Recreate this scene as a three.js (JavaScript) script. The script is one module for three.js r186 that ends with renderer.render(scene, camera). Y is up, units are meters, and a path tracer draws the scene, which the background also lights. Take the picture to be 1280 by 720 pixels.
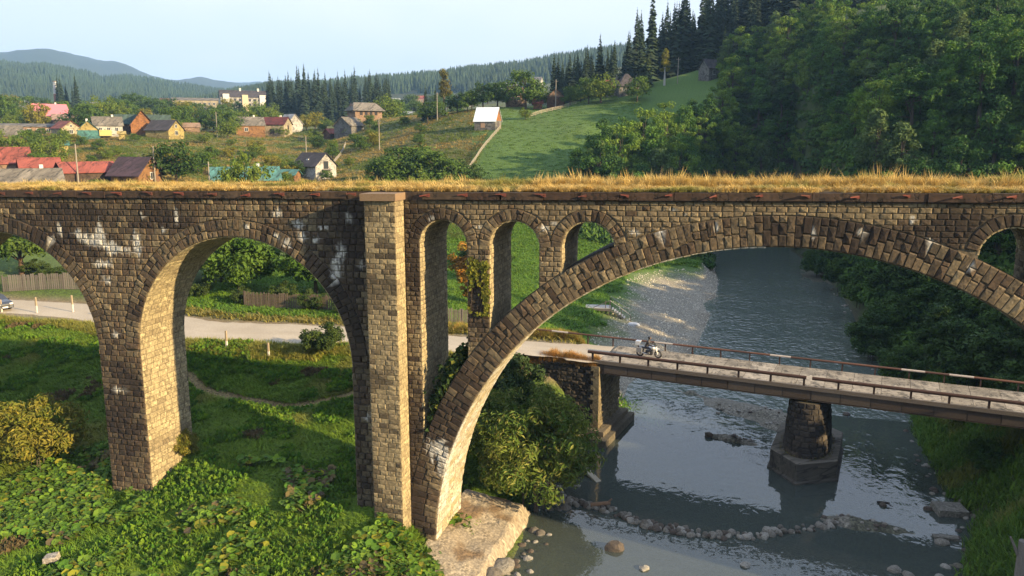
import * as THREE from 'three';
import { mergeGeometries } from 'three/addons/utils/BufferGeometryUtils.js';

// ---------------------------------------------------------------- camera, sky, sun, exposure
const W = 1280, HPX = 720, FOCAL = 985, HORIZON = 178;
const EYE = new THREE.Vector3(0, 24.5, 40), YAW = 16 * Math.PI / 180, PITCH = Math.atan((360 - HORIZON) / FOCAL);
const scene = new THREE.Scene();
const camera = new THREE.PerspectiveCamera(2 * Math.atan(360 / FOCAL) * 180 / Math.PI, W / HPX, 0.5, 30000);
camera.position.copy(EYE);
camera.lookAt(EYE.x - Math.sin(YAW) * Math.cos(PITCH), EYE.y - Math.sin(PITCH), EYE.z - Math.cos(YAW) * Math.cos(PITCH));

const renderer = new THREE.WebGLRenderer({ antialias: true });
renderer.setSize(1024, 576);
renderer.toneMapping = THREE.LinearToneMapping;
renderer.toneMappingExposure = 3.0;
renderer.shadowMap.enabled = true;

const SUN_EL = 20 * Math.PI / 180, SUN_AZ = 13 * Math.PI / 180;       // low sun along the viaduct, slightly in front of it
const sunDir = new THREE.Vector3(Math.cos(SUN_EL) * Math.cos(SUN_AZ), Math.sin(SUN_EL), Math.cos(SUN_EL) * Math.sin(SUN_AZ));
const sun = new THREE.DirectionalLight(new THREE.Color().setRGB(1, 0.76, 0.42), 5);
sun.position.copy(sunDir).multiplyScalar(300); sun.target.position.set(-15, 5, -10);
sun.castShadow = true; sun.shadow.radius = 1.4; sun.shadow.mapSize.set(4096, 4096);
Object.assign(sun.shadow.camera, { left: -120, right: 120, top: 90, bottom: -90, near: 1, far: 700 });
scene.add(sun, sun.target);

// ---------------------------------------------------------------- random numbers and noise
function rng(seed) { let a = seed >>> 0; return () => { a = (a + 0x6D2B79F5) | 0; let t = Math.imul(a ^ (a >>> 15), 1 | a); t = (t + Math.imul(t ^ (t >>> 7), 61 | t)) ^ t; return ((t ^ (t >>> 14)) >>> 0) / 4294967296; }; }
const hash2 = (x, y) => { let h = Math.imul(x | 0, 374761393) + Math.imul(y | 0, 668265263); h = Math.imul(h ^ (h >>> 13), 1274126177); return ((h ^ (h >>> 16)) >>> 0) / 4294967296; };
function vnoise(x, y) { const xi = Math.floor(x), yi = Math.floor(y), fx = x - xi, fy = y - yi, u = fx * fx * (3 - 2 * fx), v = fy * fy * (3 - 2 * fy); return (hash2(xi, yi) * (1 - u) + hash2(xi + 1, yi) * u) * (1 - v) + (hash2(xi, yi + 1) * (1 - u) + hash2(xi + 1, yi + 1) * u) * v; }
function fbm(x, y, o = 4) { let s = 0, a = 0.5, n = 0; for (let i = 0; i < o; i++) { s += a * vnoise(x, y); n += a; x = x * 2.03 + 17.1; y = y * 2.03 + 9.7; a *= 0.5; } return s / n; }
const clamp = (x, a = 0, b = 1) => Math.min(b, Math.max(a, x));
const sstep = (a, b, x) => { const t = clamp((x - a) / (b - a)); return t * t * (3 - 2 * t); };
const lerp = (a, b, t) => a + (b - a) * t;
const mix3 = (a, b, t) => [lerp(a[0], b[0], t), lerp(a[1], b[1], t), lerp(a[2], b[2], t)];

// sky: pale late-afternoon haze, near white low down, light blue higher, thin cloud everywhere
{
  const SKY = 0.56, w = 1024, h = 512, d = new Float32Array(w * h * 4);
  for (let j = 0; j < h; j++) {
    const el = ((j + 0.5) / h - 0.5) * Math.PI;
    for (let i = 0; i < w; i++) {
      const az = ((i + 0.5) / w) * 2 * Math.PI, k = (j * w + i) * 4;
      const e = Math.max(0, el), up = Math.pow(1 - Math.exp(-e * 2.1), 1.5);
      const cx = Math.cos(az) / (0.18 + Math.sin(e)), cy = Math.sin(az) / (0.18 + Math.sin(e));
      const c = sstep(0.42, 0.72, fbm(cx * 1.3 + 40, cy * 1.3 + 40, 5)) * 0.55 + 0.2;
      const blue = mix3([0.61, 0.66, 0.74], [0.44, 0.58, 0.90], up), cl = mix3([0.66, 0.68, 0.72], [0.80, 0.84, 0.92], up);
      const s = mix3(blue, cl, c);
      d[k] = s[0] * SKY; d[k + 1] = s[1] * SKY; d[k + 2] = s[2] * SKY; d[k + 3] = 1;
    }
  }
  const t = new THREE.DataTexture(d, w, h, THREE.RGBAFormat, THREE.FloatType);
  t.mapping = THREE.EquirectangularReflectionMapping; t.magFilter = THREE.LinearFilter; t.minFilter = THREE.LinearFilter; t.needsUpdate = true;
  scene.background = t; scene.environment = t;
}
scene.fog = new THREE.FogExp2(new THREE.Color().setRGB(0.32, 0.58, 1.0), 0.00014);

// ---------------------------------------------------------------- names, parts, meshes
const used = {};
function numbered(n) { const k = used[n] = (used[n] ?? -1) + 1; return k ? n + '_' + String(k).padStart(3, '0') : n; }
function thing(name, label, category, pos = [0, 0, 0], turn = 0, group) {
  const o = new THREE.Group(); o.name = numbered(name); o.position.set(...pos); o.rotation.y = turn; scene.add(o);
  o.userData = { label, category }; if (group) o.userData.group = group; return o;
}
function mesh(name, geo, mat, parent) { const m = new THREE.Mesh(geo, mat); m.name = parent ? name : numbered(name); m.castShadow = m.receiveShadow = true; (parent || scene).add(m); return m; }
function single(name, geo, mat, label, category, group) { const m = mesh(name, geo, mat); m.userData = { label, category }; if (group) m.userData.group = group; return m; }
function dup(root, pos, turn, label, group) { const r = root.clone(); r.name = numbered(root.name.replace(/_\d+$/, '')); r.userData = { ...root.userData }; if (label) r.userData.label = label; if (group) r.userData.group = group; r.position.set(...pos); r.rotation.y = turn || 0; scene.add(r); return r; }
const structure = (m) => { m.userData = { kind: 'structure' }; return m; };
const stuff = (m, label, category) => { m.userData = { kind: 'stuff' }; if (label) { m.userData.label = label; m.userData.category = category; } return m; };

// a bag of triangles with colours and uv; faces stay flat
class Bag {
  constructor() { this.p = []; this.c = []; this.t = []; }
  tri(a, b, c, ca, cb, cc, ta, tb, tc) { this.p.push(...a, ...b, ...c); this.c.push(...ca, ...(cb || ca), ...(cc || ca)); if (ta) this.t.push(...ta, ...tb, ...tc); else this.t.push(a[0] + a[2], a[1] + a[2] * 0.3, b[0] + b[2], b[1] + b[2] * 0.3, c[0] + c[2], c[1] + c[2] * 0.3); return this; }
  quad(a, b, c, d, col, t) { this.tri(a, b, c, col, col, col, t && t[0], t && t[1], t && t[2]); this.tri(a, c, d, col, col, col, t && t[0], t && t[2], t && t[3]); return this; }
  box(x0, y0, z0, x1, y1, z1, col = [1, 1, 1], f) {
    const P = (x, y, z) => f ? f([x, y, z]) : [x, y, z];
    const a = P(x0, y0, z1), b = P(x1, y0, z1), c = P(x1, y1, z1), d = P(x0, y1, z1), e = P(x0, y0, z0), g = P(x1, y0, z0), h = P(x1, y1, z0), i = P(x0, y1, z0);
    const w = x1 - x0, hh = y1 - y0, dd = z1 - z0, q = (w, h) => [[x0, y0], [x0 + w, y0], [x0 + w, y0 + h], [x0, y0 + h]];
    this.quad(a, b, c, d, col, q(w, hh)); this.quad(g, e, i, h, col, q(w, hh)); this.quad(b, g, h, c, col, q(dd, hh)); this.quad(e, a, d, i, col, q(dd, hh)); this.quad(d, c, h, i, col, q(w, dd)); this.quad(e, g, b, a, col, q(w, dd)); return this;
  }
  // tapered bar between two points
  bar(A, B, ra, rb = ra, n = 6, col = [1, 1, 1], cap = true) {
    const d = [B[0] - A[0], B[1] - A[1], B[2] - A[2]], l = Math.hypot(...d) || 1e-6; d[0] /= l; d[1] /= l; d[2] /= l;
    let u = Math.abs(d[1]) < 0.9 ? [d[2], 0, -d[0]] : [0, -d[2], d[1]]; const ul = Math.hypot(...u); u = u.map(x => x / ul);
    const v = [d[1] * u[2] - d[2] * u[1], d[2] * u[0] - d[0] * u[2], d[0] * u[1] - d[1] * u[0]];
    const ring = (C, r) => Array.from({ length: n }, (_, k) => { const t = (k + 0.5) / n * 2 * Math.PI, c = Math.cos(t) * r, s = Math.sin(t) * r; return [C[0] + u[0] * c + v[0] * s, C[1] + u[1] * c + v[1] * s, C[2] + u[2] * c + v[2] * s]; });
    const p = ring(A, ra), q = ring(B, rb);
    for (let k = 0; k < n; k++) { const m = (k + 1) % n; this.quad(p[k], p[m], q[m], q[k], col); if (cap) { if (rb > 1e-4) this.tri(B, q[k], q[m], col); if (ra > 1e-4) this.tri(A, p[m], p[k], col); } }
    return this;
  }
  geo() {
    const g = new THREE.BufferGeometry();
    g.setAttribute('position', new THREE.Float32BufferAttribute(this.p, 3)); g.setAttribute('color', new THREE.Float32BufferAttribute(this.c, 3)); g.setAttribute('uv', new THREE.Float32BufferAttribute(this.t, 2));
    g.computeVertexNormals(); return g;
  }
}

// ---------------------------------------------------------------- textures: grain only
function grainTexture(n, f, rep = 1) {
  const d = new Uint8Array(n * n * 4);
  for (let j = 0; j < n; j++) for (let i = 0; i < n; i++) { const v = clamp(f(i / n, j / n, i, j)) * 255, k = (j * n + i) * 4; d[k] = d[k + 1] = d[k + 2] = v; d[k + 3] = 255; }
  const t = new THREE.DataTexture(d, n, n); t.wrapS = t.wrapT = THREE.RepeatWrapping; t.magFilter = THREE.LinearFilter; t.minFilter = THREE.LinearMipmapLinearFilter; t.generateMipmaps = true; t.colorSpace = THREE.SRGBColorSpace; t.repeat.set(rep, rep); t.needsUpdate = true; return t;
}
const wrapN = (u, v, f, o) => { const a = sstep(0, 1, u), b = sstep(0, 1, v); return lerp(lerp(fbm(u * f, v * f, o), fbm((u - 1) * f + 0, v * f, o), a), lerp(fbm(u * f, (v - 1) * f, o), fbm((u - 1) * f, (v - 1) * f, o), a), b); };
const texStone = grainTexture(512, (u, v) => 0.55 + 0.75 * (wrapN(u, v, 22, 5) - 0.25) * 0.9, 0.5);       // 2 m tile
const texGround = grainTexture(512, (u, v) => 0.62 + 0.9 * (wrapN(u, v, 40, 4) - 0.42), 0.25);              // 4 m tile
const texWorn = grainTexture(512, (u, v) => { const b = wrapN(u, v, 5, 4), f = wrapN(u, v, 44, 3), c = Math.abs(wrapN(u, v, 9, 4) - 0.5); return 0.62 + 0.55 * (b - 0.45) + 0.35 * (f - 0.5) - (c < 0.012 ? 0.22 : 0) - 0.25 * sstep(0.58, 0.7, wrapN(u, v, 14, 3)); }, 0.17);   // blotches and hair cracks, 6 m tile
const texFine = grainTexture(256, (u, v, i, j) => 0.80 + 0.2 * hash2(i, j) * wrapN(u, v, 16, 3) * 1.6 - 0.06, 1);
const bumpOf = (t) => { const b = t.clone(); b.colorSpace = THREE.NoColorSpace; b.needsUpdate = true; return b; };
const bStone = bumpOf(texStone), bGround = bumpOf(texGround), bFine = bumpOf(texFine), bWorn = bumpOf(texWorn);
const S = (o) => new THREE.MeshStandardMaterial({ roughness: 0.9, metalness: 0, vertexColors: true, side: THREE.DoubleSide, ...o });
const M = {
  stone: S({ map: texStone, bumpMap: bStone, bumpScale: 0.03, roughness: 0.95 }),
  ground: S({ map: texGround, bumpMap: bGround, bumpScale: 0.08, roughness: 1 }),
  plain: S({ map: texFine, bumpMap: bFine, bumpScale: 0.006, roughness: 0.85 }),
  worn: S({ map: texWorn, bumpMap: bWorn, bumpScale: 0.03, roughness: 0.92 }),
  smooth: S({ roughness: 0.55 }),
  metal: S({ roughness: 0.45, metalness: 0.6 }),
  rust: S({ map: texFine, roughness: 0.9, metalness: 0.1 }),
  paint: new THREE.MeshPhysicalMaterial({ vertexColors: true, roughness: 0.35, clearcoat: 0.8, clearcoatRoughness: 0.1, metalness: 0.3, side: THREE.DoubleSide }),
  glass: new THREE.MeshPhysicalMaterial({ color: new THREE.Color().setRGB(0.03, 0.035, 0.04), roughness: 0.06, metalness: 0, side: THREE.DoubleSide }),
  bark: S({ map: texFine, bumpMap: bFine, bumpScale: 0.02, roughness: 1 }),
  leaf: new THREE.MeshPhysicalMaterial({ vertexColors: true, roughness: 0.8, transmission: 0.35, thickness: 0, specularIntensity: 0.3, side: THREE.DoubleSide }),
  needle: S({ roughness: 0.9 }),
  grass: new THREE.MeshPhysicalMaterial({ vertexColors: true, roughness: 0.8, transmission: 0.35, thickness: 0, specularIntensity: 0.3, side: THREE.DoubleSide }),
};

// ---------------------------------------------------------------- a picture point as a direction; distances come from the ground or from sizes
function ray(px, py) {
  const x = (px - 640) / FOCAL, y = -(py - 360) / FOCAL, c = Math.cos(PITCH), s = Math.sin(PITCH), f = c + y * s, u = y * c - s;
  return [x * Math.cos(YAW) - f * Math.sin(YAW), u, -x * Math.sin(YAW) - f * Math.cos(YAW)];
}
const onZ = (px, py, z = 0) => { const d = ray(px, py), t = (z - EYE.z) / d[2]; return [EYE.x + t * d[0], EYE.y + t * d[1], z]; };
const onY = (px, py, y = 0) => { const d = ray(px, py), t = (y - EYE.y) / d[1]; return [EYE.x + t * d[0], y, EYE.z + t * d[2]]; };
const atR = (px, py, r) => { const d = ray(px, py), t = r / Math.hypot(d[0], d[2]); return [EYE.x + t * d[0], EYE.y + t * d[1], EYE.z + t * d[2]]; };
// ---------------------------------------------------------------- terrain: a height field through control points, unseen right side shaped for the sun
const dirOf = (px) => { const d = ray(px, HORIZON), l = Math.hypot(d[0], d[2]); return [d[0] / l, d[2] / l]; };
const ctrl = [];
const at3 = (list) => { for (const [x, z, h] of list) ctrl.push([x, z, h]); };
at3([[-19.4, 1.2, 2.9], [-17.6, 1.2, 2.2], [-16.2, 0.3, 0.9], [-14.5, -2, 0.6], [-13, 3, 0.5], [-38, 0.3, 1.6], [-36.4, -4.2, 3.4], [-39.5, -4.5, 3.4], [-30, -0.5, 2.7], [-21.2, 0, 2.8],
  [-38, 9.5, 0.6], [-29, 7, 1.0], [-21, 5, 1.3], [-15.8, 2.5, 0.9], [-13, 6, 0.3], [-40, 20, 0.6], [-25, 15, 0.7], [-14, 14, 0.2], [-49, 0, 1.6], [-60, 0, 2.2], [-75, 0, 3],
  [-31, -12, 4.4], [-40, -12, 4.6], [-28, -6, 3.6], [-50, -8, 3.6], [-60, -12, 4.8], [-22, -8, 3.2], [-18, -8, 1.4], [-17, -14, 2.5], [-22, -15, 5], [-32, -18, 6.3], [-45, -15.5, 6.2], [-60, -17, 6.2], [-72, -18, 6.4], [-14.5, -19, 1.6], [-12, -20.5, 0.5], [-19, -20.5, 3.4],
  [-14, -24.5, 6.7], [-25, -24, 6.8], [-40, -23.5, 6.9], [-48, -21.5, 6.9], [-68, -26, 7], [-77, -25, 7], [-95, -24, 7.2], [-40, -30, 7.2], [-60, -33, 7.6], [-80, -36, 8.3], [-25, -30, 6.8], [-17, -32, 6.0],
  [-23, -47, 4.5], [-30, -66, 5.0], [-17, -56, 2.8], [-11, -50, 1.2], [-8, -97, 1.6], [-12, -75, 1.6], [-10, -44, 0.8], [-6, -60, 0.5], [-8, -80, 0.8],
  [14.5, -21, 0.4], [18.7, -15, 3], [14.8, -2, 2.2], [22, -33, 3.5], [20, -60, 2.5], [22, -90, 3], [18, -150, 2], [30, -10, 8], [30, -40, 9], [35, -70, 10], [40, -100, 12], [25, 5, 4], [25, 20, 3.5], [45, 20, 5], [60, -15, 14], [60, -40, 22], [60, 20, 7], [100, 0, 14], [100, -60, 26], [100, -120, 36], [160, -100, 38], [210, -60, 34], [240, -150, 50], [100, 40, 9],  // unseen hill on the right: heights chosen so low sun grazes the wood
  [24, -19, 6.2], [35, -17, 7.5], [-20, 40, 3], [25, 40, 4], [-40, 45, 4], [0, 90, 10], [-100, 40, 8], [0, 200, 20], [-200, 100, 25], [200, 100, 15], [300, 0, 30], [5, -10, 0], [3, -40, 0], [4, -80, 0], [3, -120, 0.5], [2, 0, 0], [0, 15, 0]]);
for (const [px, ...rh] of [
  [1250, 110, 10, 150, 23, 185, 34, 230, 45, 300, 60, 400, 72], [1100, 110, 8, 150, 20, 200, 35, 230, 47, 262, 62, 330, 76, 450, 88], [1000, 120, 2, 140, 6, 170, 20, 210, 35, 250, 50, 300, 64, 380, 78],
  [900, 150, 3, 180, 16, 220, 32, 260, 44, 300, 53, 380, 64], [860, 270, 45], [800, 150, 5, 180, 15, 210, 24, 240, 35, 265, 42, 320, 45], [740, 120, 4, 150, 6.5, 180, 16.5, 215, 27, 240, 34, 262, 38, 320, 36], [690, 150, 8, 185, 18, 220, 27.5, 245, 33, 265, 35.5, 330, 33],
  [620, 113, 5, 150, 10, 190, 19, 225, 28, 250, 32.5, 262, 35, 320, 33], [540, 100, 6, 150, 11, 190, 17, 225, 25, 250, 29, 275, 32.5, 380, 30], [480, 150, 12, 190, 16.5, 230, 22, 280, 29, 310, 33, 450, 34],
  [400, 110, 8, 160, 13, 200, 15.7, 240, 19, 300, 24.5, 400, 32, 500, 38, 700, 48, 1000, 58], [300, 100, 7.5, 160, 14, 200, 17, 250, 21, 300, 25, 400, 33, 700, 50, 1000, 58], [180, 110, 8.5, 175, 17, 215, 20, 300, 27, 400, 33, 700, 48, 1000, 55],
  [60, 120, 9, 175, 16.5, 230, 18.5, 300, 24, 400, 31, 650, 45, 1000, 56], [-60, 120, 9, 230, 19, 400, 31, 650, 45, 1000, 60], [-400, 100, 9, 200, 18, 500, 40, 1000, 70],
  [540, 700, 52, 1200, 75], [700, 600, 60, 1200, 90], [900, 600, 85], [1100, 800, 140], [1400, 150, 24, 400, 66, 800, 100], [400, 3000, 60], [900, 3000, 160], [0, 3000, 90], [-400, 3000, 120]])
  for (let k = 0; k < rh.length; k += 2) { const d = dirOf(px); ctrl.push([EYE.x + d[0] * rh[k], EYE.z + d[1] * rh[k], rh[k + 1]]); }
// thin-plate spline over bearing and log distance: even detail near and far
const bearing = (x, z) => { const dx = x - EYE.x, dz = z - EYE.z, r = Math.max(14, Math.hypot(dx, dz)); return [clamp(Math.atan2(dx, -dz), -1.9, 1.9), Math.log(r), r]; };
const tps = (() => {
  const n = ctrl.length, N = n + 3, A = [], P = ctrl.map(([x, z, h]) => { const [a, l, r] = bearing(x, z); return [a, l, (h - EYE.y) / r]; });
  const phi = (d2) => d2 < 1e-12 ? 0 : d2 * Math.log(d2);
  for (let i = 0; i < n; i++) { const row = new Float64Array(N + 1); for (let j = 0; j < n; j++) row[j] = phi((P[i][0] - P[j][0]) ** 2 + (P[i][1] - P[j][1]) ** 2); row[i] += 2e-5; row[n] = 1; row[n + 1] = P[i][0]; row[n + 2] = P[i][1]; row[N] = P[i][2]; A.push(row); }
  for (let k = 0; k < 3; k++) { const row = new Float64Array(N + 1); for (let j = 0; j < n; j++) row[j] = k === 0 ? 1 : P[j][k - 1]; A.push(row); }
  for (let c = 0; c < N; c++) { let p = c; for (let i = c + 1; i < N; i++) if (Math.abs(A[i][c]) > Math.abs(A[p][c])) p = i; [A[c], A[p]] = [A[p], A[c]]; for (let i = c + 1; i < N; i++) { const f = A[i][c] / A[c][c]; if (f) for (let j = c; j <= N; j++) A[i][j] -= f * A[c][j]; } }
  const w = new Float64Array(N); for (let i = N - 1; i >= 0; i--) { let s = A[i][N]; for (let j = i + 1; j < N; j++) s -= A[i][j] * w[j]; w[i] = s / A[i][i]; }
  return (a, l) => { let s = w[n] + w[n + 1] * a + w[n + 2] * l; for (let j = 0; j < n; j++) { const d2 = (a - P[j][0]) ** 2 + (l - P[j][1]) ** 2; if (d2 > 1e-12) s += w[j] * d2 * Math.log(d2); } return s; };
})();
// mountain ridges: crest height by bearing
function makeRidge(rc, wNear, wFar, crest, drop = 0) {
  const pts = crest.map(([px, py]) => { const d = ray(px, py), l = Math.hypot(d[0], d[2]); return [Math.atan2(d[0], -d[2]), EYE.y + d[1] / l * rc - drop]; });
  return (a, r) => {
    let h; if (a <= pts[0][0]) h = pts[0][1]; else if (a >= pts[pts.length - 1][0]) h = pts[pts.length - 1][1];
    else { let k = 0; while (pts[k + 1][0] < a) k++; h = lerp(pts[k][1], pts[k + 1][1], sstep(0, 1, (a - pts[k][0]) / (pts[k + 1][0] - pts[k][0])) * 0.5 + 0.5 * (a - pts[k][0]) / (pts[k + 1][0] - pts[k][0])); }
    const t = r < rc ? (rc - r) / wNear : (r - rc) / wFar; return t > 1 ? -1e3 : lerp(h, 40, t * t * (1.6 - 0.6 * t));
  };
}
const ridges = [
  makeRidge(4600, 1500, 1500, [[-300, 84], [-60, 74], [0, 67.5], [30, 62.5], [55, 60.5], [75, 63], [100, 71], [130, 79], [150, 81], [180, 90], [210, 99], [235, 98.5], [250, 97.5], [270, 103], [300, 109], [340, 118], [420, 135]]),
  makeRidge(2500, 1300, 900, [[-300, 66], [-60, 68], [0, 75], [30, 79], [55, 77], [80, 82], [105, 88], [130, 95], [160, 94], [190, 98], [230, 105], [280, 111], [320, 117], [370, 130], [420, 145]], 30),
  makeRidge(1500, 600, 700, [[150, 150], [250, 131], [300, 119], [340, 113], [400, 112], [450, 108], [480, 106], [540, 101], [600, 93], [650, 87], [700, 77], [740, 71], [800, 64], [900, 40], [1000, 30], [1100, 10], [1400, 0]], 6),
];
// river banks
const wpt = (px, py) => { const p = onY(px, py, 0); return [p[0], p[2]]; };
const riverL = [[-13, 60], [-12.6, 20], [-12.2, 8], wpt(640, 720), wpt(655, 690), wpt(690, 640), [-11.2, -13], [-10.6, -18], [-9.6, -22], [-9.4, -30], [-9.6, -38], wpt(803, 470), wpt(872, 440), wpt(885, 410), wpt(897, 380), wpt(900, 350), wpt(893, 328), wpt(884, 312), [-3, -165], [-2, -220]];
const riverR = [[12, 60], [12, 20], [12.5, 5], wpt(1196, 720), wpt(1200, 690), wpt(1213, 650), wpt(1180, 620), wpt(1165, 590), wpt(1142, 550), wpt(1130, 500), wpt(1095, 455), wpt(1075, 420), wpt(1062, 390), wpt(1045, 360), wpt(1010, 330), wpt(985, 311), [13, -170], [13, -220]];
const river = [...riverL, ...riverR.slice().reverse()];
function polyDist(poly, x, z, closed) {
  let d2 = 1e18, inside = false, T = 0, best = 0; const n = poly.length;
  for (let i = 0; i < (closed ? n : n - 1); i++) {
    const [ax, az] = poly[i], [bx, bz] = poly[(i + 1) % n], dx = bx - ax, dz = bz - az, t = clamp(((x - ax) * dx + (z - az) * dz) / (dx * dx + dz * dz)), q = (x - ax - t * dx) ** 2 + (z - az - t * dz) ** 2;
    if (q < d2) { d2 = q; best = i + t; }
    if (closed && (az > z) !== (bz > z) && x < ax + (z - az) / (bz - az) * (bx - ax)) inside = !inside;
  }
  return [Math.sqrt(d2) * (inside ? 1 : -1), best];
}
const road = [[-125, -20, 7.4], [-95, -24.5, 7.2], [-77, -25.5, 7.05], [-66, -26, 7.0], [-57, -24.3, 6.95], [-48, -22.3, 6.95], [-40.5, -23.2, 6.95], [-34, -23.8, 6.9], [-24, -24.4, 6.85], [-16, -25, 6.8], [-10, -24.8, 6.8]];
const roadR = [[24.5, -19, 6.8], [34, -17, 7.4], [48, -16, 9], [70, -20, 14]];
const roadHalf = (s) => s < 5 ? 3.3 : s < 7 ? 3.9 : s > 8.5 && s < 9.5 ? 2.4 : 2.8;
const roadAt = (list, x, z) => { const [d, s] = polyDist(list, x, z, false), k = Math.min(list.length - 2, Math.floor(s)); return [-d, lerp(list[k][2], list[k + 1][2], s - k), s]; };
// low gravel bars and silt in the river
const bars = [[...wpt(945, 516), 5.2, 2.0, 0.50, 0.5], [...wpt(985, 536), 2.4, 1.2, 0.42, 0.4], [...wpt(915, 550), 2.2, 0.55, 0.40, 0.3], [...wpt(1075, 655), 2.6, 0.9, 0.34, 0.1], [...wpt(862, 492), 1.9, 0.35, 0.42, 0.35], [...wpt(1040, 345), 5, 9, 0.2, 0.0]];
function H(x, z) {
  const [a, l, r] = bearing(x, z);
  let h = EYE.y + tps(a, l) * r;
  if (r > 900) for (const f of ridges) h = Math.max(h, f(a, r));
  if (r > 500) { const k = clamp((r - 500) / 1500); h += k * (fbm(x / 260 + 50, z / 260 + 50, 5) - 0.5) * Math.min(60, r * 0.014); }
  h += (fbm(x / 7 + 31, z / 7 + 11, 3) - 0.5) * 0.5 * clamp((r - 20) / 40) + (fbm(x / 40 + 3, z / 40 + 7, 3) - 0.5) * clamp((r - 90) / 100) * 2.5;
  if (r < 320) {
    if (z > -60 && z < -5) { for (const list of [road, roadR]) { const [d, y, s] = roadAt(list, x, z); if (d < 9 && !(list === road && (x > -10.2 || (x > -19 && z > -22.9 + 0.17 * (x + 10))))) h = lerp(y - 0.06, h, sstep(roadHalf(list === road ? s : 9) + 0.2, roadHalf(list === road ? s : 9) + 3.6, d)); } }
    if (z > -225 && Math.abs(x) < 60) {
      const [d] = polyDist(river, x, z, true), h0 = h;
      if (d > 0) { let b = -0.12 - 0.75 * sstep(0, 5, d) - 0.25 * fbm(x / 3, z / 3, 3); for (const [bx, bz, rx, rz, hh, tw] of bars) { const c = Math.cos(tw), s = Math.sin(tw), u = ((x - bx) * c + (z - bz) * s) / rx, v = (-(x - bx) * s + (z - bz) * c) / rz, q = u * u + v * v; if (q < 4) b = Math.max(b, hh * (1.5 * Math.exp(-q) - 0.5) + (fbm(x * 1.1, z * 1.1, 3) - 0.5) * 0.22); } h = b; }
      else { const left = x < 2; h = lerp(Math.min(h, 0.1), Math.max(h, 0.12), sstep(0, left ? 4.5 : 3.5, -d)); if (d > -0.8) h = lerp(-0.12, h, sstep(0, 0.8, -d)); }
      if (z < -158) h = lerp(h, Math.max(h, h0), sstep(-158, -215, z));
    }
  }
  return h;
}
const hit = (px, py, r0 = 35, r1 = 1500) => { // where that line of sight meets the ground
  const d = ray(px, py), l = Math.hypot(d[0], d[2]); let r = r0;
  for (; r < r1; r *= 1.004) { const x = EYE.x + d[0] / l * r, z = EYE.z + d[2] / l * r; if (EYE.y + d[1] / l * r <= H(x, z)) return [x, H(x, z), z]; }
  const x = EYE.x + d[0] / l * r1, z = EYE.z + d[2] / l * r1; return [x, H(x, z), z];
};
const put = (px, r) => { const d = dirOf(px), x = EYE.x + d[0] * r, z = EYE.z + d[1] * r; return [x, H(x, z), z]; };

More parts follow.
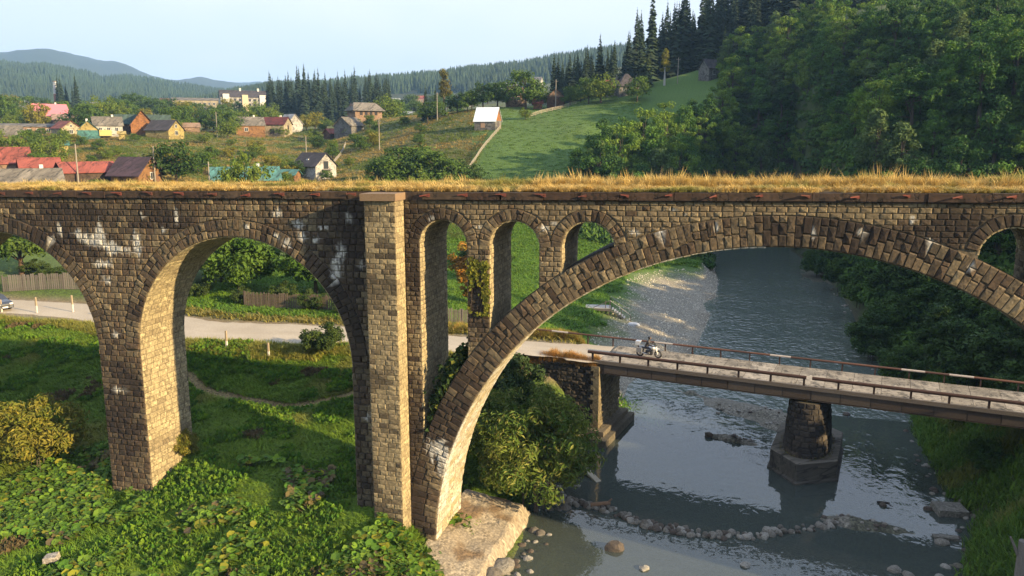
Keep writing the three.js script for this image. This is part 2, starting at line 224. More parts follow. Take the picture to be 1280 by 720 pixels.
// what grows or lies where
const blob = (x, z, cx, cz, r) => Math.exp(-((x - cx) ** 2 + (z - cz) ** 2) / (r * r));
const footpath = [[-46.5, -14.2], [-43.5, -13.4], [-41, -12.2], [-37, -11.6], [-33, -11.4], [-29, -13], [-26, -15.5], [-24.5, -18.5]];
const footpath2 = [[-80, -12], [-66, -11], [-56, -10.6], [-48, -10.2]];
function groundColor(x, z, h) {
  const dx = x - EYE.x, dz = z - EYE.z, r = Math.hypot(dx, dz), a = Math.atan2(dx, -dz), n1 = fbm(x / 3.1 + 5, z / 3.1, 4), n2 = fbm(x / 14 + 9, z / 14 + 2, 4), n3 = fbm(x / 0.9, z / 0.9, 2);
  let c = mix3([0.075, 0.150, 0.013], [0.155, 0.23, 0.022], n1 * 0.7 + n3 * 0.3);
  c = mix3(c, [0.21, 0.17, 0.045], sstep(0.55, 0.75, n2) * 0.45);
  if (r < 330) {
    if (z < -60 && x < 0 && a > -0.33) c = mix3(c, [0.11, 0.23, 0.016], 0.8);
    // dry hillside and gardens beyond the viaduct
    if (r > 130 && a < -0.33) c = mix3(c, mix3([0.25, 0.19, 0.045], [0.12, 0.15, 0.022], sstep(0.3, 0.7, n2)), 0.85);
    if (z > -120 && z < 40) {
      for (const list of [road, roadR]) { const [d, , s] = roadAt(list, x, z), w = roadHalf(list === road ? s : 9); if (d < w + 2.2 && !(list === road && x > -21 && z > -22.6)) c = mix3(mix3([0.30, 0.20, 0.075], [0.40, 0.33, 0.22], n3), c, sstep(w - 0.2, w + 2.2, d + n1 * 1.4 - 0.7)); }
      for (const [p, wd] of [[footpath, 0.55], [footpath2, 0.3]]) { const [d] = polyDist(p, x, z, false); c = mix3([0.34, 0.24, 0.10], c, sstep(wd * 0.5, wd + 0.5, -d + (n3 - 0.5) * 0.5)); }
    }
    if (z > -225 && Math.abs(x) < 60) {
      const [d] = polyDist(river, x, z, true);
      if (d > -0.2 && z > -160) { const g = mix3([0.075, 0.062, 0.026], [0.17, 0.145, 0.085], n3 * 0.6 + n1 * 0.4); c = mix3(g, [0.060, 0.068, 0.026], sstep(0.5, 5, d) * 0.75); if (h > -0.05) c = mix3([0.20, 0.18, 0.13], [0.34, 0.31, 0.25], n3); }
      else if (z < -33 && x < 2) { const bar = sstep(2.6, 1.4, h + n1 * 1.2 - 0.6); c = mix3(c, mix3(mix3([0.36, 0.32, 0.24], [0.50, 0.45, 0.35], n3), [0.22, 0.17, 0.11], sstep(0.5, 0.7, n2) * 0.6), bar); }
      else if (d > -1.6) c = mix3(mix3([0.07, 0.055, 0.03], [0.17, 0.14, 0.09], n3), c, sstep(0.1, 1.3, -d + (n1 - 0.5) * 2.2));
    }
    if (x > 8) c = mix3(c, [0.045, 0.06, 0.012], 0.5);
  } else {
    const forest = r > 900 ? 0.92 : sstep(0.5, 0.62, fbm(x / 90 + 4, z / 90, 3)) * 0.6;
    c = mix3(c, mix3([0.20, 0.18, 0.04], [0.10, 0.14, 0.02], n2), 0.7);
    c = mix3(c, mix3([0.016, 0.032, 0.010], [0.045, 0.070, 0.016], fbm(x / 60, z / 60, 4)), forest);
  }
  return c;
}
{
  const az = []; const A0 = -YAW - 0.72, A1 = -YAW + 0.76;
  for (let k = 0; k < 26; k++) az.push(-Math.PI + (A0 + Math.PI) * k / 26);
  for (let k = 0; k < 520; k++) az.push(A0 + (A1 - A0) * k / 520);
  for (let k = 0; k <= 26; k++) az.push(A1 + (Math.PI - A1) * k / 26);
  const rs = []; for (let r = 12; r < 6000;) { rs.push(r); r *= r < 30 ? 1.05 : r < 130 ? 1.0085 : r < 1000 ? 1.014 : 1.02; }
  const na = az.length, nr = rs.length, pos = new Float32Array((na * nr + 1) * 3), col = new Float32Array((na * nr + 1) * 3), uv = new Float32Array((na * nr + 1) * 2), idx = [];
  for (let j = 0; j < nr; j++) for (let i = 0; i < na; i++) {
    const far = az[i] < -1.25 ? 900 : az[i] < 0.08 ? 7000 : az[i] < 0.62 ? 1200 : 420, rr = Math.min(rs[j], far), x = EYE.x + Math.sin(az[i]) * rr, z = EYE.z - Math.cos(az[i]) * rr, h = H(x, z), k = j * na + i, c = groundColor(x, z, h);
    pos.set([x, h, z], k * 3); col.set(c, k * 3); uv.set([x, z], k * 2);
    if (i < na - 1 && j < nr - 1 && rs[j] < far) idx.push(k, k + 1, k + na, k + 1, k + na + 1, k + na);
  }
  const last = na * nr; pos.set([EYE.x, H(EYE.x, EYE.z), EYE.z], last * 3); col.set([0.05, 0.06, 0.02], last * 3); for (let i = 0; i < na - 1; i++) idx.push(last, i + 1, i);
  const g = new THREE.BufferGeometry(); g.setAttribute('position', new THREE.BufferAttribute(pos, 3)); g.setAttribute('color', new THREE.BufferAttribute(col, 3)); g.setAttribute('uv', new THREE.BufferAttribute(uv, 2)); g.setIndex(idx); g.computeVertexNormals();
  { const nn = g.attributes.normal; if (nn.getY(5000) < 0) { for (let k = 0; k < idx.length; k += 3) { const t = idx[k]; idx[k] = idx[k + 1]; idx[k + 1] = t; } g.setIndex(idx); g.computeVertexNormals(); } }
  structure(mesh('ground', g, M.ground));
}
// ---------------------------------------------------------------- river water
{
  const n = 512, d = new Uint8Array(n * n * 4);
  for (let j = 0; j < n; j++) for (let i = 0; i < n; i++) { const u = i / n, v = j / n, q = clamp(0.5 + 0.75 * (wrapN(u + 0.13 * wrapN(u, v, 8, 2), v, 26, 3) - 0.5) + 0.5 * (wrapN(u, v, 9, 3) - 0.5)) * 255, k = (j * n + i) * 4; d[k] = d[k + 1] = d[k + 2] = q; d[k + 3] = 255; }
  const t = new THREE.DataTexture(d, n, n); t.wrapS = t.wrapT = THREE.RepeatWrapping; t.magFilter = THREE.LinearFilter; t.minFilter = THREE.LinearMipmapLinearFilter; t.generateMipmaps = true; t.repeat.set(0.085, 0.085); t.needsUpdate = true;
  // calm pool below the road bridge, riffles above it
  for (const [z0, z1, bump, rough, clear] of [[61, -34, 0.022, 0.03, 0.87], [-34, -230, 0.2, 0.08, 0.76]]) {
    const wm = new THREE.MeshPhysicalMaterial({ color: new THREE.Color().setRGB(0.32, 0.38, 0.34), roughness: rough, transmission: clear, thickness: 0, ior: 1.5, bumpMap: t, bumpScale: bump, side: THREE.DoubleSide });
    const xs = (list, z) => { for (let k = 0; k + 1 < list.length; k++) if ((list[k][1] - z) * (list[k + 1][1] - z) <= 0) return lerp(list[k][0], list[k + 1][0], (z - list[k][1]) / ((list[k + 1][1] - list[k][1]) || 1)); return list[list.length - 1][0]; };
    const b = new Bag(), n = Math.ceil((z0 - z1) / 2); for (let k = 0; k < n; k++) { const za = lerp(z0, z1, k / n), zb = lerp(z0, z1, (k + 1) / n), q = [[xs(riverL, za) - 2.2, 0, za], [xs(riverR, za) + 2.2, 0, za], [xs(riverR, zb) + 2.2, 0, zb], [xs(riverL, zb) - 2.2, 0, zb]]; b.quad(q[0], q[1], q[2], q[3], [1, 1, 1], q.map((v) => [v[0], v[2] * 0.8])); }
    structure(mesh('river_water', b.geo(), wm));
  }
}
// ---------------------------------------------------------------- the road on the left bank
for (const [list, name] of [[road, 'road'], [roadR, 'road']]) {
  const pts = list.map(([x, z, y]) => new THREE.Vector3(x, y, z)), curve = new THREE.CatmullRomCurve3(pts), n = 160, b = new Bag(); let prev;
  for (let k = 0; k <= n; k++) {
    const p = curve.getPoint(k / n), t = curve.getTangent(k / n), s = roadAt(list, p.x, p.z)[2], w = roadHalf(list === road ? s : 9), nx = -t.z / Math.hypot(t.x, t.z), nz = t.x / Math.hypot(t.x, t.z), cur = [];
    for (let q = 0; q <= 8; q++) { const o = (q / 4 - 1) * w * (1 + ((q === 0 || q === 8) ? (fbm(p.x * 0.7, q) - 0.5) * 0.25 : 0)), x = p.x + nx * o, z = p.z + nz * o; cur.push([x, p.y + 0.03 - 0.012 * Math.abs(q - 4) + (q % 8 ? 0 : -0.06), z]); }
    if (prev) for (let q = 0; q < 8; q++) { const f = (v) => mix3([0.47, 0.39, 0.28], [0.60, 0.51, 0.38], clamp(fbm(v[0] / 2.2, v[2] / 0.8, 4) * 1.3 - 0.2 + (q > 4 && list === road ? 0.25 : 0))); const A = prev[q], B = cur[q], C = cur[q + 1], D = prev[q + 1]; b.tri(A, B, C, f(A), f(B), f(C), [A[0], A[2]], [B[0], B[2]], [C[0], C[2]]); b.tri(A, C, D, f(A), f(C), f(D), [A[0], A[2]], [C[0], C[2]], [D[0], D[2]]); }
    prev = cur;
  }
  structure(mesh(name, b.geo(), M.plain));
}
console.log('terrain done');
// ---------------------------------------------------------------- the stone viaduct
const DEPTH = 4.2, SLOPE = 0.014, deckY = (x) => 22.1 + SLOPE * x, COPE = 0.4, PIL = [-19.45, -17.65, 1.2];
const bays = [{ cx: -63.7, cy: 11.2, r: 7.4 }, { cx: -46.55, cy: 11.35, r: 7.4 }, { cx: -28.55, cy: 11.6, r: 7.4 }, { cx: 33.15, cy: 12.4, r: 7.4 }, { cx: 51.15, cy: 12.7, r: 7.4 }];
const MAIN = { cx: 2.3, cy: 1.1, r: 18.4, ey: 0.85, R: 20.2 };
const smalls = [-15.38, -11.35, -7.38, 11.98, 15.95, 19.98].map((cx) => ({ cx, r: 1.38, cy: 18.98 + SLOPE * (cx + 15.4), small: true }));
const extradosY = (x) => MAIN.ey + Math.sqrt(Math.max(0, MAIN.R ** 2 - (x - MAIN.cx) ** 2));
const viaduct = thing('railway_viaduct', 'tall weathered stone railway viaduct with arches and dry grass on its deck', 'viaduct');
// core: one body with the arch openings, set back behind the faces of the stones
{
  const X0 = -80, X1 = 62, sh = new THREE.Shape();
  sh.moveTo(X0, -3); sh.lineTo(X1, -3); sh.lineTo(X1, deckY(X1) - COPE); sh.lineTo(X0, deckY(X0) - COPE); sh.closePath();
  for (const b of bays) { const h = new THREE.Path(); h.moveTo(b.cx - b.r, -2.6); h.lineTo(b.cx + b.r, -2.6); h.lineTo(b.cx + b.r, b.cy); h.absarc(b.cx, b.cy, b.r, 0, Math.PI, false); h.closePath(); sh.holes.push(h); }
  { const h = new THREE.Path(); h.moveTo(MAIN.cx - MAIN.r, -2.6); h.lineTo(MAIN.cx + MAIN.r, -2.6); h.lineTo(MAIN.cx + MAIN.r, MAIN.cy); h.absarc(MAIN.cx, MAIN.cy, MAIN.r, 0, Math.PI, false); h.closePath(); sh.holes.push(h); }
  for (const b of smalls) { const h = new THREE.Path(), n = 8, L = b.cx - b.r, R = b.cx + b.r; h.moveTo(L, extradosY(L)); for (let k = 1; k <= n; k++) { const x = lerp(L, R, k / n); h.lineTo(x, Math.min(extradosY(x), b.cy + Math.sqrt(Math.max(0, b.r ** 2 - (x - b.cx) ** 2)) - 0.02)); }
    const a0 = Math.asin(clamp((extradosY(R) - b.cy) / b.r, 0, 0.9)), a1 = Math.PI - Math.asin(clamp((extradosY(L) - b.cy) / b.r, 0, 0.9)); if (extradosY(R) < b.cy) h.lineTo(R, b.cy); h.absarc(b.cx, b.cy, b.r, a0, a1, false); if (extradosY(L) < b.cy) h.lineTo(L, b.cy); h.closePath(); sh.holes.push(h); }
  const g = new THREE.ExtrudeGeometry(sh, { depth: DEPTH - 0.04, bevelEnabled: false, curveSegments: 56 }); g.translate(0, 0, -DEPTH);
  const mm = new THREE.MeshStandardMaterial({ color: new THREE.Color().setRGB(0.20, 0.155, 0.095), map: texStone, bumpMap: bStone, bumpScale: 0.02, roughness: 1, side: THREE.DoubleSide });
  mesh('masonry_core', g, mm, viaduct);
  for (const [x0, x1] of [[PIL[0], PIL[1]], [2 * MAIN.cx - PIL[1], 2 * MAIN.cx - PIL[0]]]) mesh('pilaster_core', new Bag().box(x0 + 0.03, -2, -0.1, x1 - 0.03, deckY(x0) - 0.42, PIL[2] - 0.03, [0.20, 0.155, 0.095]).geo(), M.stone, viaduct);
}
// ---- colours of the stones: sandstone, soot, painted pilaster shade, lime washed out of the joints
const TAN = [0.34, 0.262, 0.148], BROWN = [0.145, 0.092, 0.052], SOOT_SHADE = [0.028, 0.015, 0.010], LIME = [0.74, 0.70, 0.62], PALE = [0.60, 0.49, 0.275];
const limeSpots = [[75, 286, 6, 12], [98, 292, 7, 10], [125, 290, 7, 18], [140, 308, 8, 12], [172, 305, 8, 20], [150, 312, 18, 8], [115, 300, 16, 12], [178, 268, 3, 9], [221, 270, 4, 13], [205, 288, 6, 6], [135, 350, 6, 10], [128, 330, 16, 8], [66, 300, 6, 5], [347, 267, 9, 10], [436, 272, 6, 13], [405, 284, 9, 6], [395, 300, 7, 6], [430, 312, 10, 18], [418, 330, 10, 12], [373, 280, 8, 8], [360, 304, 9, 9], [345, 295, 6, 6], [310, 284, 6, 5], [378, 296, 8, 8], [420, 345, 10, 8], [452, 330, 4, 14], [598, 284, 6, 6], [680, 285, 8, 6], [540, 273, 5, 4], [694, 280, 4, 4], [825, 292, 4, 6], [790, 290, 10, 4], [895, 284, 6, 10], [1017, 292, 4, 10], [1075, 290, 4, 7], [1165, 302, 5, 6], [1212, 333, 5, 6], [857, 268, 4, 4], [840, 262, 8, 3], [1140, 275, 3, 8], [145, 418, 5, 5], [152, 487, 9, 4], [560, 590, 16, 26], [545, 560, 18, 20], [460, 520, 3, 6]].map(([x, y, w, h]) => { const p = onZ(x, y), q = onZ(x + w, y + h); return [p[0], p[1], Math.abs(q[0] - p[0]) * 0.9, Math.abs(q[1] - p[1]) * 0.9]; });
const sootShadeSpots = [[430, 290, 40, 60], [200, 275, 60, 18], [100, 265, 60, 12], [90, 300, 60, 30], [420, 380, 30, 60], [530, 275, 30, 22], [650, 280, 16, 12], [1000, 290, 90, 16], [600, 380, 40, 50], [540, 520, 40, 60], [1130, 300, 90, 22], [1220, 275, 60, 20], [150, 520, 40, 90], [515, 600, 18, 60], [520, 330, 14, 60], [450, 520, 12, 160]].map(([x, y, w, h]) => { const p = onZ(x, y), q = onZ(x + w, y + h); return [p[0], p[1], Math.abs(q[0] - p[0]), Math.abs(q[1] - p[1])]; });  // dark stains; those left of the pilaster also paint in its cast shadow
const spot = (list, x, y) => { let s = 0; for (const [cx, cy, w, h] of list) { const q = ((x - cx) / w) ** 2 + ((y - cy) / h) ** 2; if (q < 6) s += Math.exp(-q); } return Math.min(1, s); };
function stoneTint(kind, x, y, R) {
  const t = R(), n = fbm(x / 2.3 + 70, y / 2.3 + 20, 4);
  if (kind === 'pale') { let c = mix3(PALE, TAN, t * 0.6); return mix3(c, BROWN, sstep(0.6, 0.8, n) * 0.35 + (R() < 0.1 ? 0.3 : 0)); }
  if (kind === 'pilaster') { let c = mix3(TAN, PALE, t * 0.35); if (R() < 0.16 || n > 0.66) c = mix3(c, SOOT_SHADE, 0.35 + R() * 0.45); return c; }
  let c = mix3(BROWN, TAN, Math.pow(t, 1.3)); const s = spot(sootShadeSpots, x, y);
  c = mix3(c, SOOT_SHADE, clamp(s * (0.55 + 0.5 * n) + sstep(0.55, 0.75, n) * 0.45 + (R() < 0.2 ? 0.4 : 0) + (kind === 'ring' ? 0.15 : 0), 0, 0.93));
  if (kind === 'spandrel_right' && R() < 0.8) c = mix3(c, TAN, 0.55 * sstep(0.7, 0.2, s));
  return c;
}
const limeAt = (x, y) => { const s = spot(limeSpots, x, y); return s < 0.02 ? 0 : clamp((s * 1.25 + 1.3 * (0.7 * vnoise(x * 9, y * 0.8) + 0.3 * vnoise(x * 21, y * 2.2)) - 1.30) * 2.4); };
// ---- one rock-faced stone on a surface given by map(u, v, out)
function stone(b, poly, map, col, R, o = {}) {
  const n = poly.length, joint = o.joint ?? 0.016, proud = (o.proud ?? 0.035) * (0.5 + R()), c = [0, 0]; for (const p of poly) { c[0] += p[0] / n; c[1] += p[1] / n; }
  const inset = (d) => poly.map((p) => { const dx = c[0] - p[0], dy = c[1] - p[1], l = Math.hypot(dx, dy) || 1; return [p[0] + dx / l * Math.min(d, l * 0.6), p[1] + dy / l * Math.min(d, l * 0.6)]; });
  const e = inset(joint * 1.4), f = inset(joint * 1.4 + (o.bevel ?? 0.055)).map(p => [p[0] + (R() - 0.5) * 0.02, p[1] + (R() - 0.5) * 0.02]);
  const cm = [c[0] + (R() - 0.5) * 0.1, c[1] + (R() - 0.5) * 0.1], lime = o.lime === false ? () => 0 : limeAt;
  const tint = (p, k) => { const w = lime(...(o.xy ? o.xy(p) : p)), v = 0.86 + 0.28 * k; return mix3([col[0] * v, col[1] * v, col[2] * v], LIME, w); };
  const V = (p, h) => map(p[0], p[1], h), base = e.map(p => V(p, -0.06)), rim = e.map(p => V(p, 0.004)), top = f.map(p => V(p, proud * (0.6 + 0.6 * R()))), mid = V(cm, proud * (0.9 + 0.7 * R()));
  const ct = e.map(p => tint(p, R())), cf = f.map(p => tint(p, R())), cmid = tint(cm, R()), te = e, tf = f;
  const fine = n === 4 && map === faceMap && o.lime !== false && spot(limeSpots, ...c) > 0.12;
  for (let k = 0; k < n; k++) { const m = (k + 1) % n;
    b.tri(base[k], base[m], rim[m], ct[k], ct[m], ct[m], te[k], te[m], te[m]); b.tri(base[k], rim[m], rim[k], ct[k], ct[m], ct[k], te[k], te[m], te[k]);
    b.tri(rim[k], rim[m], top[m], ct[k], ct[m], cf[m], te[k], te[m], tf[m]); b.tri(rim[k], top[m], top[k], ct[k], cf[m], cf[k], te[k], tf[m], tf[k]);
    if (!fine) b.tri(top[k], top[m], mid, cf[k], cf[m], cmid, tf[k], tf[m], cm);
  }
  if (fine) { const N = 5, grid = [], hq = top.map((v) => v); for (let j = 0; j <= N; j++) for (let i = 0; i <= N; i++) { const s = i / N, t = j / N, bl = (A) => A[0].map((_, q) => lerp(lerp(A[0][q], A[1][q], s), lerp(A[3][q], A[2][q], s), t)), p = bl(f), v = bl(hq), e2 = i % N && j % N ? proud * 0.5 * R() : 0; grid.push([[v[0], v[1], v[2] + e2], tint(p, R()), p]); }
    for (let j = 0; j < N; j++) for (let i = 0; i < N; i++) { const a = grid[j * (N + 1) + i], q = grid[j * (N + 1) + i + 1], c2 = grid[(j + 1) * (N + 1) + i + 1], d = grid[(j + 1) * (N + 1) + i]; b.tri(a[0], q[0], c2[0], a[1], q[1], c2[1], a[2], q[2], c2[2]); b.tri(a[0], c2[0], d[0], a[1], c2[1], d[1], a[2], c2[2], d[2]); } }
}
const faceMap = (u, v, h) => [u, v, h];
const clipHalf = (poly, a, b, c) => { // keep a x + b y >= c
  const out = [], n = poly.length; for (let k = 0; k < n; k++) { const p = poly[k], q = poly[(k + 1) % n], dp = a * p[0] + b * p[1] - c, dq = a * q[0] + b * q[1] - c; if (dp >= 0) out.push(p); if (dp * dq < 0) { const t = dp / (dp - dq); out.push([lerp(p[0], q[0], t), lerp(p[1], q[1], t)]); } } return out;
};
const area = (p) => { let s = 0; for (let k = 0; k < p.length; k++) { const q = p[(k + 1) % p.length]; s += p[k][0] * q[1] - q[0 * 1] * 0 - q[0] * p[k][1]; } return s / 2; };
const stones = { voussoir: [], wall_stone: [], lining_stone: [] };    // every visible stone before it is built
const addStone = (kind, poly, map, col, o, where) => { const p = where || poly[0]; stones[kind].push({ poly, map, col, o, size: Math.abs(area(poly)) / ((p[0] - EYE.x) ** 2 + (p[1] - EYE.y) ** 2 + 1600) }); };
{
  const R = rng(11), ringT = (b) => b.small ? 0.62 : 1.05;
  // rings of voussoirs
  for (const b of [...bays, ...smalls]) {
    if (b.cx > 21 || b.cx < -60) continue;
    const T = ringT(b), n = Math.round(Math.PI * (b.r + T / 2) / (b.small ? 0.32 : 0.38));
    for (let k = 0; k < n; k++) {
      const a0 = Math.PI * k / n, a1 = Math.PI * (k + 1) / n, cut = b.small ? (R() < 0.25 ? [0, 0.5 + R() * 0.2, 1] : [0, 1]) : R() < 0.75 ? [0, 0.36 + R() * 0.28, 1] : [0, 1];
      for (let q = 0; q < cut.length - 1; q++) {
        const r0 = b.r + 0.02 + T * cut[q], r1 = b.r + 0.02 + T * cut[q + 1] + (q === cut.length - 2 ? (R() - 0.5) * 0.08 : 0), P = (a, r) => [b.cx + Math.cos(a) * r, b.cy + Math.sin(a) * r];
        const poly = [P(a0, r0), P(a0, r1), P(a1, r1), P(a1, r0)].reverse(), c = P((a0 + a1) / 2, (r0 + r1) / 2);
        if (b.small && c[1] < extradosY(c[0]) + 0.12) continue;
        if (c[0] > PIL[0] && c[0] < PIL[1]) continue;
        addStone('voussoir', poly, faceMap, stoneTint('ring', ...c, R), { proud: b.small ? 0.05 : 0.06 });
      }
    }
  }
  // the great ring: each slice cut into two to four blocks
  { const A0 = Math.asin(0 / 1), n = Math.round(Math.PI * 19.3 / 0.37);
    for (let k = 0; k < n; k++) {
      const a0 = Math.PI * k / n, a1 = Math.PI * (k + 1) / n, am = (a0 + a1) / 2; if (MAIN.cx + Math.cos(am) * 19 > 21) continue;
      const rOut = (a) => { const dx = Math.cos(a), dy = Math.sin(a), oy = MAIN.cy - MAIN.ey, bq = dy * oy; return -bq + Math.sqrt(bq * bq + MAIN.R ** 2 - oy * oy); };
      const ro = rOut(am), N = 2 + Math.floor(R() * 1.7), cut = [0]; for (let q = 1; q < N; q++) cut.push(clamp(q / N + (R() - 0.5) * 0.28, cut[q - 1] + 0.14, 0.9)); cut.push(1);
      for (let q = 0; q < N; q++) { const r0 = lerp(MAIN.r + 0.02, ro, cut[q]), r1 = lerp(MAIN.r + 0.02, ro, cut[q + 1]), P = (a, r) => [MAIN.cx + Math.cos(a) * r, MAIN.cy + Math.sin(a) * r], c = P(am, (r0 + r1) / 2);
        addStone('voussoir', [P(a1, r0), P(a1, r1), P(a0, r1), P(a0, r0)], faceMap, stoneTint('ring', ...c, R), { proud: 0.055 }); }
    } }
  // coursed walling, clipped to the rings
  const wall = (x0, x1, yBot, ch, w0, w1, kind, yTop) => {
    for (let j = 0; ; j++) {
      const v1 = -COPE - j * ch, v0 = v1 - ch; if (22.1 + v1 < yBot) break; if (yTop !== undefined && 22.1 + v0 > yTop) continue;
      for (let u = x0 - R() * 0.3; u < x1;) {
        const w = lerp(w0, w1, R()), L = Math.max(u, x0), Rr = Math.min(u + w, x1); u += w; if (Rr - L < 0.12) continue;
        let poly = [[L, deckY(L) + v0], [Rr, deckY(Rr) + v0], [Rr, deckY(Rr) + v1], [L, deckY(L) + v1]]; const c = [(L + Rr) / 2, deckY((L + Rr) / 2) + (v0 + v1) / 2];
        for (const b of [...bays, ...smalls]) {
          if (poly.length < 3 || Math.abs(c[0] - b.cx) > b.r + 3) continue;
          const Ro = b.r + 0.03 + ringT(b);
          if (c[1] > b.cy) { const dx = c[0] - b.cx, dy = c[1] - b.cy, l = Math.hypot(dx, dy) || 1; poly = clipHalf(poly, dx / l, dy / l, Ro + (b.cx * dx + b.cy * dy) / l); }
          else poly = c[0] > b.cx ? clipHalf(poly, 1, 0, b.cx + b.r) : clipHalf(poly, -1, 0, -(b.cx - b.r));
        }
        if (poly.length > 2) { const dx = c[0] - MAIN.cx, dy = c[1] - MAIN.ey, l = Math.hypot(dx, dy) || 1; if (c[1] > MAIN.ey - 0.5) poly = clipHalf(poly, dx / l, dy / l, MAIN.R + 0.02 + (MAIN.cx * dx + MAIN.ey * dy) / l); else poly = clipHalf(poly, -1, 0, -(MAIN.cx - MAIN.R)); }
        if (poly.length < 3 || area(poly) < 0.02) continue;
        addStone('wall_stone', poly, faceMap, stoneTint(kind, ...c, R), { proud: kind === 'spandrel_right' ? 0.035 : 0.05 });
      }
    }
  };
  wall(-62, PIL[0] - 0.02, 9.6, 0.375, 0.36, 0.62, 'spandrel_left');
  wall(PIL[1] + 0.02, 21, -1, 0.27, 0.32, 0.62, 'spandrel_right');
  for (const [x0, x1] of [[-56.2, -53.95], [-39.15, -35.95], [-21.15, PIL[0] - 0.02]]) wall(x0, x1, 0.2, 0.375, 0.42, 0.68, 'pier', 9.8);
  // pilaster: front and both sides
  const pilCourse = (map, x0, x1, xy, kind, w0, w1) => { for (let j = 0; j < 74; j++) { const v1 = deckY(PIL[0]) - 0.42 - j * 0.285, v0 = v1 - 0.285; let u = x0 - (j % 2) * 0.2 - R() * 0.12; for (; u < x1 - 0.02;) { let w = lerp(w0, w1, R()), L = Math.max(u, x0), Rr = Math.min(u + w, x1); if (x1 - Rr < 0.18) Rr = x1; u = Rr === x1 ? x1 : u + w; if (Rr - L < 0.1) continue; const poly = [[L, v0], [Rr, v0], [Rr, v1], [L, v1]]; addStone(kind === 'pilaster' && map === pf ? 'wall_stone' : 'lining_stone', poly, map, stoneTint(kind, -18.5 + (L - x0) + j * 0.01, v0, R), { proud: 0.022, joint: 0.012, xy }, [-18.5, v0]); } } };
  const pf = (u, v, h) => [u, v, PIL[2] + h], pr = (u, v, h) => [PIL[1] + h, v, -u], pl = (u, v, h) => [PIL[0] - h, v, u];
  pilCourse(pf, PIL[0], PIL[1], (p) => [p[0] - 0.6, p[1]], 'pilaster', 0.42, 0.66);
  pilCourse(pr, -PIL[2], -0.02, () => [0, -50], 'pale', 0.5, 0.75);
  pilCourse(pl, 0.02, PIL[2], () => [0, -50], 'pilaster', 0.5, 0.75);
  // linings of the openings: jambs and vaults
  const lining = (arc, len, ch, w0, w1, kind, depth0 = 0, depth1 = DEPTH, tint) => {
    for (let s = 0, j = 0; s < len - 0.05; s += ch, j++) for (let u = depth0 - R() * 0.4; u < depth1 - 0.05;) { const w = lerp(w0, w1, R()), L = Math.max(u, depth0), Rr = Math.min(depth1, u + w); u += w; if (Rr - L < 0.15) continue;
      const e = Math.min(s + ch, len), m = arc((s + e) / 2), c = tint ? tint(m, s, R, (L + Rr) / 2) : stoneTint(kind, m[0] + L, m[1], R); addStone('lining_stone', [[L, s], [Rr, s], [Rr, e], [L, e]], (a, t, h) => { const q = arc(t); return [q[0] + q[2] * h, q[1] + q[3] * h, -a]; }, c, { proud: 0.028, joint: 0.02, bevel: 0.03, lime: false }, [m[0], m[1]]); }
  };
  const vault = (b, y0, full) => { const Lj = b.cy - y0; return [(s) => { if (s < Lj) return [b.cx - b.r, y0 + s, 1, 0]; const a = (s - Lj) / b.r; return [b.cx - Math.cos(a) * b.r, b.cy + Math.sin(a) * b.r, Math.cos(a), -Math.sin(a)]; }, Lj + Math.PI * b.r * full]; };
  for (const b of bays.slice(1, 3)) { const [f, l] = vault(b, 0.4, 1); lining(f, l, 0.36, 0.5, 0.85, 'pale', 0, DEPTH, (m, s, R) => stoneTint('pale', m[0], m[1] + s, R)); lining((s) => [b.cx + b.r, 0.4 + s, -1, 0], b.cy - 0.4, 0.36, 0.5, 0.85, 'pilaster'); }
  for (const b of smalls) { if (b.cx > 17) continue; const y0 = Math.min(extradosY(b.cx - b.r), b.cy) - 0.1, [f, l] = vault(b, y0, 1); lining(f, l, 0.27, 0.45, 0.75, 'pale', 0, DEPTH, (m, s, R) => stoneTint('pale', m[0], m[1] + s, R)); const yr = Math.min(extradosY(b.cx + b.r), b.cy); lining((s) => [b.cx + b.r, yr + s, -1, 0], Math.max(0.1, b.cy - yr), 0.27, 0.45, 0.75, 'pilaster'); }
  // vault of the great arch, left haunch: washed with lime and clay
  { const y0 = -0.5, Lj = MAIN.cy - y0; lining((s) => { if (s < Lj) return [MAIN.cx - MAIN.r, y0 + s, 1, 0]; const a = (s - Lj) / MAIN.r; return [MAIN.cx - Math.cos(a) * MAIN.r, MAIN.cy + Math.sin(a) * MAIN.r, Math.cos(a), -Math.sin(a)]; }, Lj + 28, 0.4, 0.7, 1.2, 'pale', 0, DEPTH, (m, s, R, d) => mix3(mix3([0.50, 0.40, 0.22], [0.72, 0.66, 0.52], R()), [0.75, 0.74, 0.68], sstep(0.5, 0.7, fbm(d * 3, s * 0.25, 3)) * 0.7)); }
  // build: the stones that show largest singly, the rest joined
  const Rb = rng(5);
  for (const [kind, keep, label] of [['voussoir', 300], ['wall_stone', 300], ['lining_stone', 300]]) {
    const list = stones[kind].sort((a, b) => b.size - a.size), rest = new Bag();
    list.forEach((s, k) => { const b = k < keep ? new Bag() : rest; stone(b, s.poly, s.map, s.col, Rb, s.o); if (k < keep) mesh(kind, b.geo(), M.stone, viaduct); });
    if (list.length > keep) { const m = mesh(kind === 'voussoir' ? 'arch_masonry' : kind === 'wall_stone' ? 'coursed_masonry' : 'vault_masonry', rest.geo(), M.stone, viaduct); m.userData.kind = 'stuff'; }
    console.log(kind, list.length);
  }
}
